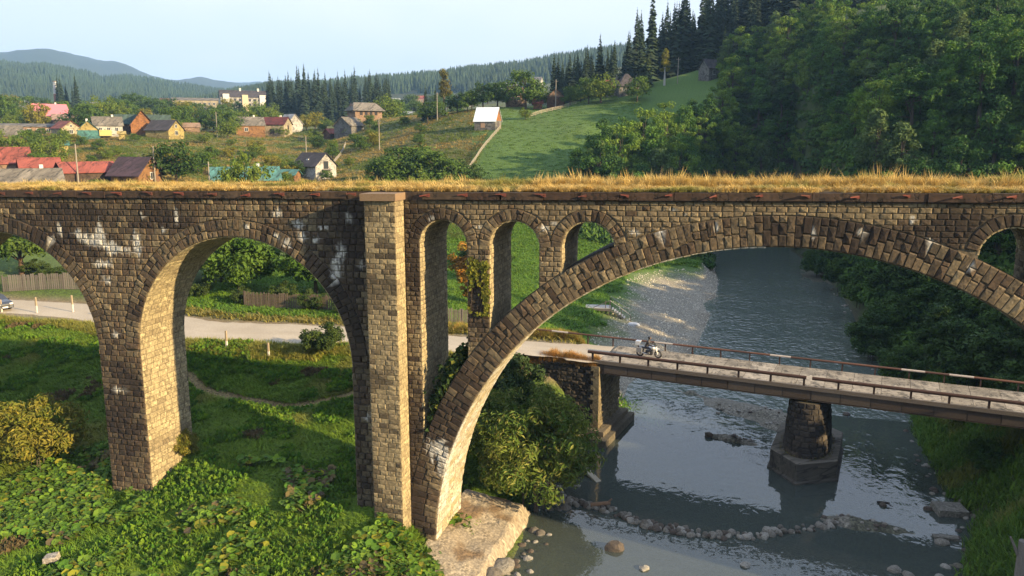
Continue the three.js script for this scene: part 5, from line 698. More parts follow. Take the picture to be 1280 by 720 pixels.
{
  const R = rng(45), W = thing('rock_weir', 'low curving weir of piled river rocks across the stream', 'weir');
  const line = [[694, 622], [722, 630], [752, 636], [790, 650], [830, 661], [880, 669], [930, 671], [985, 664], [1042, 657]].map(([x, y]) => wpt(x, y)), curve = new THREE.CatmullRomCurve3(line.map(([x, z]) => new THREE.Vector3(x, 0, z)));
  for (let k = 0; k < 210; k++) { const t = R(), p = curve.getPointAt(t), m = mesh('rock', rockGeos[Math.floor(R() * 8)], M.stone, W), s = (0.16 + 0.26 * R() * R()) * (t > 0.8 ? 0.75 : 1); m.position.set(p.x + (R() - 0.5) * 0.5, 0.02 + 0.1 * R(), p.z + (R() - 0.5) * 0.85); m.rotation.set(R(), R() * 6, R()); m.scale.setScalar(s); }
  const rocks = [[768, 685, 0.62, 2, 'dark jagged boulder standing in the stream below the weir'], [805, 710, 0.34, 3, 'small pale stone in the water below the jagged boulder'], [932, 706, 0.36, 3, 'pale flat stone in the shallow water below the weir'], [1118, 712, 0.45, 1, 'grey stone at the edge of the shallow water'], [1135, 718, 0.35, 1, 'smaller grey stone beside the grey stone in the shallows'], [1104, 631, 0.28, 2, 'dark snag stone in the bright water below the bridge pier'], [1178, 678, 0.5, 1, 'flat stone at the foot of the grassy bank'], [1160, 636, 0.3, 2, 'dark stone beside the broken concrete slab'], [886, 545, 0.38, 2, 'dark stone at the tip of the silt bank'], [1058, 518, 0.34, 2, 'dark stone in the riffle upstream of the bridge pier'], [702, 600, 0.3, 0, 'brown stone on the bank below the willow'], [722, 607, 0.26, 3, 'pale stone on the bank beside the weir end'], [628, 712, 0.8, 1, 'broken rock at the water edge under the pale footing'], [614, 722, 0.7, 0, 'brown rock at the water edge under the pale footing']];
  for (const [px, py, s, g, label] of rocks) { const p = onY(px, py, 0.05), m = single('river_rock', rockGeos[g + 4 * (R() < 0.5 ? 1 : 0)], M.stone, label, 'rock'); m.position.set(p[0], Math.max(0.03, H(p[0], p[2]) + s * 0.2), p[2]); m.scale.set(s, s * (g === 2 ? 1.2 : 0.8), s); m.rotation.y = R() * 6; }
  for (let k = 0; k < 120; k++) { const t = R(), side = R() < 0.6, a = side ? riverR : riverL, i = side ? 2 + R() * 12 : 3 + R() * 3, q = Math.floor(i), f = i - q, x = lerp(a[q][0], a[q + 1][0], f) + (R() - 0.5) * 1.6 + (side ? -0.2 : 0.2), z = lerp(a[q][1], a[q + 1][1], f) + (R() - 0.5), s = 0.12 + 0.3 * R() * R(); const m = single('bank_stone', rockGeos[Math.floor(R() * 8)], M.stone, side ? 'small stone along the foot of the right bank' : 'small stone along the foot of the left bank', 'stone', side ? 'stones along the right bank' : 'stones along the left bank'); m.position.set(x, Math.max(-0.02, H(x, z)), z); m.scale.setScalar(s); m.rotation.y = R() * 6; }
  for (let k = 0; k < 90; k++) { const b = bars[Math.floor(R() * 4)], a = R() * 6.28, r = Math.sqrt(R()), x = b[0] + Math.cos(a) * r * b[2] * 0.9, z = b[1] + Math.sin(a) * r * b[3] * 0.9, s = 0.08 + 0.16 * R(); const m = single('bar_stone', rockGeos[Math.floor(R() * 8)], M.stone, 'small stone lying on the gravel bars in the river', 'stone', 'stones on the gravel bars'); m.position.set(x, Math.max(0.0, H(x, z)) + 0.02, z); m.scale.setScalar(s); m.rotation.y = R() * 6; }
  // gravel of the upstream beach: too many to count
  { const list = [], m = new THREE.Matrix4(), q = new THREE.Quaternion(), e = new THREE.Euler(), c = new THREE.Color(); for (let t = 0; t < 16000; t++) { const x = lerp(-24, 3, R()), z = lerp(-135, -31, R()), h = H(x, z); if (h < -0.12 || h > 2.4) continue; const [d] = polyDist(river, x, z, true); if (d > 0.6) continue; const s = 0.04 + 0.13 * R() ** 4, v = 0.75 + 0.5 * R(); e.set(R() * 3, R() * 6, R() * 3); list.push([m.compose(new THREE.Vector3(x, h + s * 0.2, z), q.setFromEuler(e), new THREE.Vector3(s, s, s)).clone(), v]); }
    const g = new THREE.IcosahedronGeometry(1, 0); g.scale(1, 0.6, 0.8); const col = new Float32Array(g.attributes.position.count * 3).fill(1); g.setAttribute('color', new THREE.BufferAttribute(col, 3)); const im = new THREE.InstancedMesh(g, M.smooth, list.length); list.forEach(([mm, v], k) => { im.setMatrixAt(k, mm); im.setColorAt(k, c.setRGB(0.42 * v, 0.38 * v, 0.30 * v)); }); im.name = 'beach_gravel'; im.castShadow = im.receiveShadow = true; scene.add(im); stuff(im, 'grey gravel beach on the inside of the river bend', 'gravel'); }
  // broken slabs and drift timber
  const lay = (name, geo, mat, p, rot, label, cat) => { const m = single(name, geo, mat, label, cat); m.position.set(...p); m.rotation.set(...rot); return m; };
  const slab = (w, h, d, c, s) => { const b = new Bag(), Q = rng(s), f = (p) => [p[0] + (Q() - 0.5) * 0.08, p[1] + (Q() - 0.5) * 0.04, p[2] + (Q() - 0.5) * 0.08]; const A = {}; const g = (p) => { const k = p.join(); return A[k] ||= f(p); }; b.box(-w / 2, -h / 2, -d / 2, w / 2, h / 2, d / 2, c, g); return b.geo(); };
  const P = (px, py, y) => onY(px, py, y);
  lay('concrete_slab', slab(1.9, 0.45, 1.3, [0.27, 0.25, 0.205], 1), M.stone, P(1187, 637, 0.25), [0.06, 0.2, -0.05], 'broken concrete slab lying at the foot of the right bank', 'slab');
  lay('concrete_slab', slab(1.4, 0.22, 0.5, [0.24, 0.22, 0.18], 2), M.stone, P(1182, 672, 0.08), [0, 0.1, 0.03], 'narrow flat concrete piece in the dark shallows', 'slab');
  lay('timber_plank', slab(1.9, 0.16, 0.42, [0.46, 0.40, 0.29], 3), M.plain, P(739, 594, 0.2), [0.1, -0.75, -0.18], 'pale plank leaning into the green water', 'plank');
  { const b = new Bag().bar([-0.75, 0, 0], [0.6, 0.05, 0.02], 0.15, 0.13, 9, [0.24, 0.14, 0.08]).bar([0.4, 0.05, 0], [0.72, 0.34, 0.05], 0.08, 0.05, 6, [0.22, 0.13, 0.08]); lay('drift_log', b.geo(), M.bark, P(752, 630, 0.28), [0, 0.25, 0.1], 'short brown log lying on the weir', 'log'); }
  { const b = new Bag().bar([-0.5, 0, 0], [0.3, 0.16, 0], 0.09, 0.06, 6, [0.035, 0.028, 0.022]).bar([0.1, 0.1, 0], [0.55, 0.02, 0.15], 0.05, 0.02, 5, [0.035, 0.028, 0.022]); lay('drift_snag', b.geo(), M.bark, P(1106, 630, 0.05), [0, -0.4, 0], 'small black snag in the bright water', 'snag'); }
  { const b = new Bag().bar([0, -0.5, 0], [0.12, 4.4, 0.1], 0.30, 0.22, 9, [0.21, 0.185, 0.16]).bar([0.1, 3.2, 0], [-0.5, 4.6, 0.2], 0.1, 0.05, 6, [0.2, 0.17, 0.15]); const p = onZ(1276, 712, -1.5); lay('dead_trunk', b.geo(), M.bark, [p[0], H(p[0], -1.5) - 0.1, -1.5], [0, 0, 0.04], 'bare grey dead trunk on the grassy right bank', 'trunk'); }
  { const b = slab(0.75, 0.3, 0.5, [0.52, 0.46, 0.38], 7), p = hit(66, 713, 30, 80); lay('field_stone', b, M.stone, [p[0], p[1] + 0.7, p[2]], [0.1, 0.4, 0.1], 'pale flat stone among the butterbur leaves', 'stone'); }
}
// ---------------------------------------------------------------- platform with stairs on the beach
{
  const p = hit(748, 389, 60, 200), wood = [0.42, 0.41, 0.39], dark = [0.13, 0.115, 0.10], S2 = thing('beach_platform', 'grey wooden platform with railing and stairs down to the gravel beach', 'platform', [p[0], p[1] + 0.55, p[2]], 0.12), m = (n, b) => mesh(n, b.geo(), M.plain, S2);
  for (let k = 0; k < 7; k++) m('deck_board', new Bag().box(-1.7, 0, -1.1 + k * 0.32, 1.6, 0.06, -0.8 + k * 0.32, mix3(wood, [0.5, 0.49, 0.46], hash2(k, 3))));
  m('skirt_board', new Bag().box(-1.7, -0.3, 1.142, 1.6, -0.02, 1.2, dark)); for (const [x, z] of [[-1.5, 1], [1.4, 1], [1.4, -0.9], [-1.5, -0.9]]) m('leg', new Bag().box(x - 0.06, -1.6, z - 0.06, x + 0.06, -0.005, z + 0.06, dark));
  for (const [x, z] of [[0.95, 1.07], [1.52, 1.07], [1.52, -1.0]]) m('rail_post', new Bag().box(x - 0.05, 0.065, z - 0.05, x + 0.05, 1.05, z + 0.05, dark));
  m('hand_rail', new Bag().bar([1.52, 1.08, 1.07], [-0.6, 0.1, 1.07], 0.05, 0.05, 5, dark)); m('hand_rail', new Bag().bar([1.52, 1.08, 1.07], [4.2, -0.75, 1.07], 0.05, 0.05, 5, wood)); m('hand_rail', new Bag().bar([1.52, 1.35, -0.6], [4.2, -0.5, -0.6], 0.05, 0.05, 5, wood));
  for (let k = 0; k < 9; k++) m('stair_tread', new Bag().box(1.75 + k * 0.3, -0.15 - k * 0.22, -0.5, 2.0 + k * 0.3, -0.1 - k * 0.22, 0.95, mix3(wood, [0.6, 0.58, 0.54], hash2(k, 9))));
  for (const z of [-0.58, 1.02]) m('stringer', new Bag().bar([1.5, -0.12, z], [4.4, -2.24, z], 0.1, 0.1, 4, dark));
  for (const x of [3.0, 4.2]) m('rail_post', new Bag().box(x - 0.04, -2.4, 1.1, x + 0.04, 1.08 - (x - 1.52) * 0.683, 1.18, dark));
  const whiteGeo = rockGeos[3].clone(); whiteGeo.setAttribute('color', new THREE.BufferAttribute(new Float32Array(whiteGeo.attributes.position.count * 3).fill(0.7), 3));
  const q = hit(792, 408, 60, 200), b = single('white_rock', whiteGeo, M.plain, 'white bulky bundle lying at the foot of the stairs', 'bundle'); b.position.set(q[0], q[1] + 0.15, q[2]); b.scale.set(0.75, 0.5, 0.55);
}
// ---------------------------------------------------------------- road posts, fences
{
  const posts = [[3, 397, 1.35], [47, 398, 1.7], [92, 397, 1.85], [284, 441, 1.75], [336, 446, 1.4], [145, 405, 1.6]], base = new Bag().box(-0.07, -0.3, -0.07, 0.07, 0.75, 0.07, [0.72, 0.68, 0.60]).box(-0.07, 0.752, -0.07, 0.07, 1.6, 0.07, [0.42, 0.33, 0.22]).geo();
  for (const [px, py, h] of posts) { const p = onY(px, py, 6.4), z = p[2], m = single('road_post', base, M.plain, 'slim white-footed wooden post at the near edge of the road', 'post', 'posts along the road'); m.position.set(p[0], H(p[0], z), z); m.scale.y = h / 1.6; }
  const fence = (A, B, h, gap, col, label) => { const L = Math.hypot(B[0] - A[0], B[2] - A[2]), t = Math.atan2(-(B[2] - A[2]), B[0] - A[0]), F = thing('picket_fence', label, 'fence', [A[0], A[1], A[2]], t), n = Math.floor(L / gap), R = rng(Math.round(L * 10)), yAt = (x) => H(A[0] + (B[0] - A[0]) * x / L, A[2] + (B[2] - A[2]) * x / L) - A[1];
    const gs = [0, 1, 2].map((k) => new Bag().box(-gap * 0.36, 0.05, -0.012, gap * 0.36, h * (0.94 + 0.05 * k), 0.012, [col[0] * (0.8 + 0.2 * k), col[1] * (0.8 + 0.2 * k), col[2] * (0.8 + 0.2 * k)]).geo());
    for (let k = 0; k < n; k++) { const m = mesh('picket', gs[Math.floor(R() * 3)], M.plain, F), x = (k + 0.5) * gap; m.position.set(x, yAt(x), 0); m.rotation.z = (R() - 0.5) * 0.05; }
    for (let k = 0; k <= n * gap; k += 2.4) { const b = new Bag().box(-0.06, -0.2, -0.14, 0.06, h + 0.08, -0.03, [col[0] * 0.7, col[1] * 0.65, col[2] * 0.6]), m = mesh('fence_post', b.geo(), M.plain, F); m.position.set(k, yAt(k), 0); if (k + 2.4 <= L) for (const y of [0.35, h - 0.3]) mesh('fence_rail', new Bag().bar([k, y + yAt(k), -0.05], [k + 2.4, y + yAt(k + 2.4), -0.05], 0.03, 0.03, 4, col).geo(), M.plain, F); } };
  fence(hit(4, 366, 80, 160), hit(104, 363, 80, 160), 1.9, 0.24, [0.17, 0.15, 0.13], 'weathered grey picket fence behind the roadside grass');
  fence([-50, H(-50, -31), -31], [-34, H(-34, -31.5), -31.5], 1.7, 0.22, [0.14, 0.105, 0.075], 'dark brown picket fence below the garden trees behind the arch');
  fence([-30.5, H(-30.5, -31), -31], [-22, H(-22, -32), -32], 1.6, 0.22, [0.20, 0.17, 0.14], 'grey picket fence seen through the narrow arch');
  // rail fence down the hillside
  const rails = (list, label) => { const pts = list.map(([px, r]) => put(px, r)), F = thing('rail_fence', label, 'fence'); for (let k = 0; k + 1 < pts.length; k++) { const A = pts[k], B = pts[k + 1], n = Math.max(1, Math.round(Math.hypot(B[0] - A[0], B[2] - A[2]) / 3)); for (let q = 0; q < n; q++) { const s = [0, 1].map((d) => { const t = (q + d) / n, x = lerp(A[0], B[0], t), z = lerp(A[2], B[2], t); return [x, H(x, z), z]; }); mesh('fence_post', new Bag().bar([s[0][0], s[0][1] - 0.2, s[0][2]], [s[0][0], s[0][1] + 1.25, s[0][2]], 0.08, 0.08, 5, [0.34, 0.29, 0.22]).geo(), M.plain, F); for (const y of [0.45, 0.8, 1.1]) mesh('fence_rail', new Bag().bar([s[0][0], s[0][1] + y, s[0][2]], [s[1][0], s[1][1] + y, s[1][2]], 0.07, 0.07, 4, [0.44, 0.39, 0.30]).geo(), M.plain, F); } } };
  rails([[626, 226], [614, 215], [602, 204], [590, 194], [577, 184]], 'pale rail fence running down the slope from the barn'); rails([[395, 190], [412, 215], [428, 250], [432, 262]], 'rail fence beside the track above the white house'); rails([[662, 238], [690, 247], [720, 253]], 'rail fence along the crest of the green meadow');
  // utility poles
  for (const [px, r, h, label] of [[382, 214, 9, 'leaning wooden pole behind the white house'], [474, 232, 9, 'slim pale pole on the dry hillside'], [547, 258, 9, 'wooden pole on the hilltop before the dark trees'], [93, 172, 8, 'wooden pole beside the red-roofed shed'], [190, 170, 8, 'wooden pole beside the brown cabin'], [272, 300, 9, 'wooden pole at the edge of the village field'], [694, 252, 9, 'white pole in front of the balcony house'], [844, 262, 8, 'pole on the meadow crest beside the spruces'], [258, 160, 7, 'wooden pole beside the teal-roofed house']]) { const p = put(px, r), o = thing('utility_pole', label, 'pole', p); mesh('pole', new Bag().bar([0, -0.3, 0], [0.1, h, 0], 0.15, 0.1, 7, [0.36, 0.32, 0.27]).geo(), M.plain, o); mesh('cross_arm', new Bag().box(-0.7, h - 0.6, -0.17, 0.8, h - 0.48, -0.1, [0.28, 0.25, 0.21]).geo(), M.plain, o); }
}
console.log('near done');
// ---------------------------------------------------------------- touring motorcycle with its rider on the road bridge
function isoSurface(lo, hi, cell, field, col) {   // surface nets over a signed distance field
  const n = [0, 1, 2].map(k => Math.ceil((hi[k] - lo[k]) / cell) + 1), id = (i, j, k) => (k * n[1] + j) * n[0] + i, F = new Float32Array(n[0] * n[1] * n[2]);
  for (let k = 0; k < n[2]; k++) for (let j = 0; j < n[1]; j++) for (let i = 0; i < n[0]; i++) F[id(i, j, k)] = field(lo[0] + i * cell, lo[1] + j * cell, lo[2] + k * cell);
  const vid = new Int32Array(F.length).fill(-1), pos = [], idx = [];
  for (let k = 0; k < n[2] - 1; k++) for (let j = 0; j < n[1] - 1; j++) for (let i = 0; i < n[0] - 1; i++) {
    let c = 0, s = [0, 0, 0], m = 0; const v = []; for (let q = 0; q < 8; q++) { const f = F[id(i + (q & 1), j + (q >> 1 & 1), k + (q >> 2))]; v.push(f); if (f < 0) m |= 1 << q; } if (m === 0 || m === 255) continue;
    for (const [a, b] of [[0, 1], [2, 3], [4, 5], [6, 7], [0, 2], [1, 3], [4, 6], [5, 7], [0, 4], [1, 5], [2, 6], [3, 7]]) if ((v[a] < 0) !== (v[b] < 0)) { const t = v[a] / (v[a] - v[b]); c++; for (let d = 0; d < 3; d++) s[d] += lerp(a >> d & 1, b >> d & 1, t); }
    vid[id(i, j, k)] = pos.length / 3; pos.push(lo[0] + (i + s[0] / c) * cell, lo[1] + (j + s[1] / c) * cell, lo[2] + (k + s[2] / c) * cell);
  }
  for (let k = 1; k < n[2] - 1; k++) for (let j = 1; j < n[1] - 1; j++) for (let i = 1; i < n[0] - 1; i++) { const f = F[id(i, j, k)];
    for (const [g, q] of [[F[id(i + 1, j, k)], [[0, -1, -1], [0, 0, -1], [0, 0, 0], [0, -1, 0]]], [F[id(i, j + 1, k)], [[-1, 0, -1], [-1, 0, 0], [0, 0, 0], [0, 0, -1]]], [F[id(i, j, k + 1)], [[-1, -1, 0], [0, -1, 0], [0, 0, 0], [-1, 0, 0]]]]) if ((f < 0) !== (g < 0)) { const w = q.map(([a, b, c]) => vid[id(i + a, j + b, k + c)]); if (f < 0) idx.push(w[0], w[1], w[2], w[0], w[2], w[3]); else idx.push(w[0], w[2], w[1], w[0], w[3], w[2]); } }
  const g = new THREE.BufferGeometry(); g.setAttribute('position', new THREE.Float32BufferAttribute(pos, 3)); const c = []; for (let k = 0; k < pos.length; k += 3) c.push(...col(pos[k], pos[k + 1], pos[k + 2])); g.setAttribute('color', new THREE.Float32BufferAttribute(c, 3)); g.setAttribute('uv', new THREE.Float32BufferAttribute(new Float32Array(pos.length / 3 * 2), 2)); g.setIndex(idx); g.computeVertexNormals(); return g;
}
const smin = (a, b, k) => { const h = clamp(0.5 + 0.5 * (b - a) / k); return lerp(b, a, h) - k * h * (1 - h); };
const capsule = (p, a, b, ra, rb) => { const d = [b[0] - a[0], b[1] - a[1], b[2] - a[2]], t = clamp(((p[0] - a[0]) * d[0] + (p[1] - a[1]) * d[1] + (p[2] - a[2]) * d[2]) / (d[0] ** 2 + d[1] ** 2 + d[2] ** 2)); return Math.hypot(p[0] - a[0] - t * d[0], p[1] - a[1] - t * d[1], p[2] - a[2] - t * d[2]) - lerp(ra, rb, t); };
{
  const at = onY(811, 446.5, 6.87), turn = -Math.atan(0.17), K = thing('touring_motorcycle', 'white and black touring motorcycle with a top case crossing the road bridge', 'motorcycle', [at[0], 6.862, at[2]], turn), m = (n, b, mat = M.paint, par = K) => mesh(n, b.geo(), mat, par), WH = [0.75, 0.75, 0.74], BK = [0.02, 0.02, 0.022], ST = [0.35, 0.35, 0.36];
  for (const x of [-0.76, 0.78]) { const w = new THREE.Group(); w.name = 'wheel'; w.position.set(x, 0.34, 0); K.add(w); const t = new THREE.TorusGeometry(0.27, 0.065, 8, 22), c = new Float32Array(t.attributes.position.count * 3).fill(0.018); t.setAttribute('color', new THREE.BufferAttribute(c, 3)); mesh('tyre', t, M.smooth, w); const sp = new Bag(); for (let k = 0; k < 6; k++) { const a = k / 6 * 6.283; sp.bar([0, 0, 0], [Math.cos(a) * 0.24, Math.sin(a) * 0.24, 0], 0.02, 0.016, 4, ST); } sp.bar([0, 0, -0.06], [0, 0, 0.06], 0.06, 0.06, 8, ST); mesh('rim', sp.geo(), M.metal, w); }
  m('fork', new Bag().bar([0.78, 0.34, 0.09], [0.52, 0.98, 0.09], 0.03, 0.03, 6, ST).bar([0.78, 0.34, -0.09], [0.52, 0.98, -0.09], 0.03, 0.03, 6, ST), M.metal); m('swing_arm', new Bag().bar([-0.76, 0.34, 0.09], [-0.2, 0.42, 0.09], 0.035, 0.04, 6, BK), M.metal);
  m('engine', new Bag().box(-0.25, 0.25, -0.2, 0.28, 0.62, 0.2, [0.05, 0.05, 0.055]).bar([0.05, 0.42, -0.38], [0.05, 0.42, 0.38], 0.1, 0.1, 8, [0.22, 0.22, 0.23]), M.metal);
  mesh('fuel_tank', isoSurface([-0.2, 0.55, -0.3], [0.75, 1.15, 0.3], 0.04, (x, y, z) => smin(capsule([x, y, z * 0.8], [0.0, 0.82, 0], [0.36, 0.88, 0], 0.15, 0.19), capsule([x, y, z], [0.3, 0.85, 0], [0.62, 0.72, 0], 0.12, 0.06), 0.12), () => WH), M.paint, K);
  m('beak', new Bag().tri([0.45, 0.92, 0.12], [0.95, 0.78, 0], [0.45, 0.92, -0.12], WH).tri([0.45, 0.92, 0.12], [0.45, 0.76, 0.1], [0.95, 0.78, 0], WH).tri([0.45, 0.92, -0.12], [0.95, 0.78, 0], [0.45, 0.76, -0.1], WH)); m('headlight', new Bag().box(0.55, 0.84, -0.1, 0.64, 0.97, 0.1, [0.6, 0.6, 0.6]), M.smooth);
  mesh('windscreen', new Bag().quad([0.62, 0.98, -0.18], [0.62, 0.98, 0.18], [0.42, 1.32, 0.14], [0.42, 1.32, -0.14], WH).geo(), M.glass, K); m('handlebar', new Bag().bar([0.42, 1.06, -0.4], [0.42, 1.06, 0.4], 0.02, 0.02, 5, BK), M.metal);
  m('seat', new Bag().box(-0.62, 0.74, -0.14, -0.02, 0.86, 0.14, BK), M.smooth); m('tail', new Bag().box(-0.85, 0.68, -0.12, -0.45, 0.76, 0.12, WH)); m('top_case', new Bag().box(-1.12, 1.02, -0.24, -0.72, 1.34, 0.24, WH)); for (const z of [-0.36, 0.36]) m('pannier', new Bag().box(-0.95, 0.45, z - 0.12, -0.5, 0.83, z + 0.12, [0.3, 0.3, 0.31]), M.metal);
  m('rack', new Bag().bar([-0.7, 0.76, 0.1], [-0.9, 1.02, 0.1], 0.02, 0.02, 4, WH).bar([-0.7, 0.76, -0.1], [-0.9, 1.02, -0.1], 0.02, 0.02, 4, WH), M.metal); m('exhaust', new Bag().bar([-0.1, 0.3, 0.2], [-0.85, 0.5, 0.24], 0.045, 0.065, 7, [0.5, 0.5, 0.5]), M.metal);
  // rider
  const jnt = { hip: [-0.24, 0.92, 0], chest: [-0.06, 1.32, 0], neck: [-0.02, 1.5, 0], head: [0.03, 1.66, 0] }, sdf = (x, y, z) => { const p = [x, y, z], s = [x, y, Math.abs(z)]; let d = smin(capsule([x, y, z * 0.78], jnt.hip, jnt.chest, 0.155, 0.175), capsule(p, jnt.chest, jnt.neck, 0.1, 0.065), 0.08); d = smin(d, capsule(s, [-0.05, 1.41, 0.17], [0.1, 1.14, 0.30], 0.072, 0.054), 0.05); d = smin(d, capsule(s, [0.1, 1.14, 0.30], [0.40, 1.07, 0.33], 0.054, 0.042), 0.03); d = smin(d, capsule(s, [0.36, 1.06, 0.33], [0.46, 1.05, 0.33], 0.042, 0.04), 0.02); d = smin(d, capsule(s, [-0.22, 0.90, 0.12], [0.2, 0.80, 0.26], 0.105, 0.075), 0.06); d = smin(d, capsule(s, [0.2, 0.80, 0.26], [-0.02, 0.38, 0.27], 0.072, 0.05), 0.04); d = smin(d, capsule(s, [-0.03, 0.33, 0.27], [0.17, 0.31, 0.28], 0.052, 0.042), 0.03); return smin(d, Math.hypot((x - 0.03) * 0.92, (y - 1.66) * 0.88, z) - 0.105, 0.04); };
  const o = thing('person', 'rider in dark jacket and dark trousers sitting on the touring motorcycle', 'person', [at[0], 6.862, at[2]], turn);
  mesh('body', isoSurface([-0.6, 0.2, -0.5], [0.6, 1.9, 0.5], 0.028, sdf, (x, y, z) => y > 1.54 ? [0.36, 0.2, 0.14] : y < 0.42 ? [0.015, 0.015, 0.015] : y < 0.96 ? [0.012, 0.016, 0.035] : Math.abs(z) > 0.29 && x > 0.34 ? [0.02, 0.02, 0.02] : [0.03, 0.024, 0.022]), M.smooth, o);
  mesh('helmet', isoSurface([-0.2, 1.45, -0.25], [0.28, 1.95, 0.25], 0.026, (x, y, z) => Math.max(Math.hypot((x - 0.015) * 0.9, (y - 1.69) * 0.92, z) - 0.14, -(Math.hypot((x - 0.2) * 1, (y - 1.65) * 1.3, z * 0.9) - 0.105)), () => [0.03, 0.025, 0.022]), M.paint, o);
}
// ---------------------------------------------------------------- parked car on the road
{
  const p = onY(-4, 386, 7.05), C = thing('parked_car', 'dark grey compact car parked on the road beside the posts', 'car', [p[0], 7.06, p[2]], -0.34), BODY = [0.03, 0.032, 0.038];
  const prof = [[-2.05, 0.35], [-2.08, 0.75], [-1.95, 1.0], [-1.35, 1.42], [-0.3, 1.5], [0.35, 1.43], [1.0, 1.0], [1.75, 0.86], [2.02, 0.7], [2.08, 0.38]], sh = new THREE.Shape(); prof.forEach(([x, y], k) => k ? sh.lineTo(x, y) : sh.moveTo(x, y)); for (const wx of [1.3, -1.28]) { sh.lineTo(wx + 0.36, 0.32); sh.absarc(wx, 0.32, 0.36, 0, Math.PI, false); } sh.closePath();
  const g = new THREE.ExtrudeGeometry(sh, { depth: 1.5, bevelEnabled: true, bevelSize: 0.08, bevelThickness: 0.1, bevelSegments: 3, curveSegments: 10 }); g.translate(0, 0, -0.75); { const q = g.attributes.position; for (let k = 0; k < q.count; k++) if (q.getY(k) > 0.95) q.setZ(k, q.getZ(k) * (1 - 0.22 * (q.getY(k) - 0.95) / 0.55)); const c = new Float32Array(q.count * 3); for (let k = 0; k < q.count; k++) c.set(BODY, k * 3); g.setAttribute('color', new THREE.BufferAttribute(c, 3)); g.computeVertexNormals(); } mesh('body', g, M.paint, C);
  mesh('windscreen', new Bag().quad([0.44, 1.44, 0.58], [1.06, 1.03, 0.70], [1.06, 1.03, -0.70], [0.44, 1.44, -0.58], BODY).geo(), M.glass, C); for (const s of [1, -1]) { mesh('side_window', new Bag().quad([-1.3, 1.33, s * 0.74], [0.3, 1.38, s * 0.73], [0.85, 1.05, s * 0.86], [-1.55, 1.04, s * 0.86], BODY).geo(), M.glass, C); mesh('headlight', new Bag().box(1.88, 0.66, s * 0.62 - 0.16, 2.15, 0.80, s * 0.62 + 0.16, [0.6, 0.6, 0.58]).geo(), M.smooth, C); mesh('mirror', new Bag().box(0.7, 1.0, s * 0.98 - 0.08, 0.86, 1.13, s * 0.98 + 0.08, BODY).geo(), M.paint, C); }
  mesh('grille', new Bag().box(2.1, 0.42, -0.45, 2.18, 0.60, 0.45, [0.015, 0.015, 0.015]).geo(), M.smooth, C); mesh('number_plate', new Bag().box(2.15, 0.36, -0.26, 2.19, 0.47, 0.26, [0.8, 0.8, 0.78]).geo(), M.smooth, C);
  for (const x of [1.3, -1.28]) for (const s of [1, -1]) { const w = new THREE.Group(); w.name = 'wheel'; w.position.set(x, 0.32, s * 0.76); C.add(w); mesh('tyre', new Bag().bar([0, 0, -0.1], [0, 0, 0.1], 0.31, 0.31, 18, [0.015, 0.015, 0.015]).geo(), M.smooth, w); mesh('rim', new Bag().bar([0, 0, -0.11], [0, 0, 0.11], 0.19, 0.19, 12, [0.4, 0.4, 0.41]).geo(), M.metal, w); }
}
console.log('vehicles done');
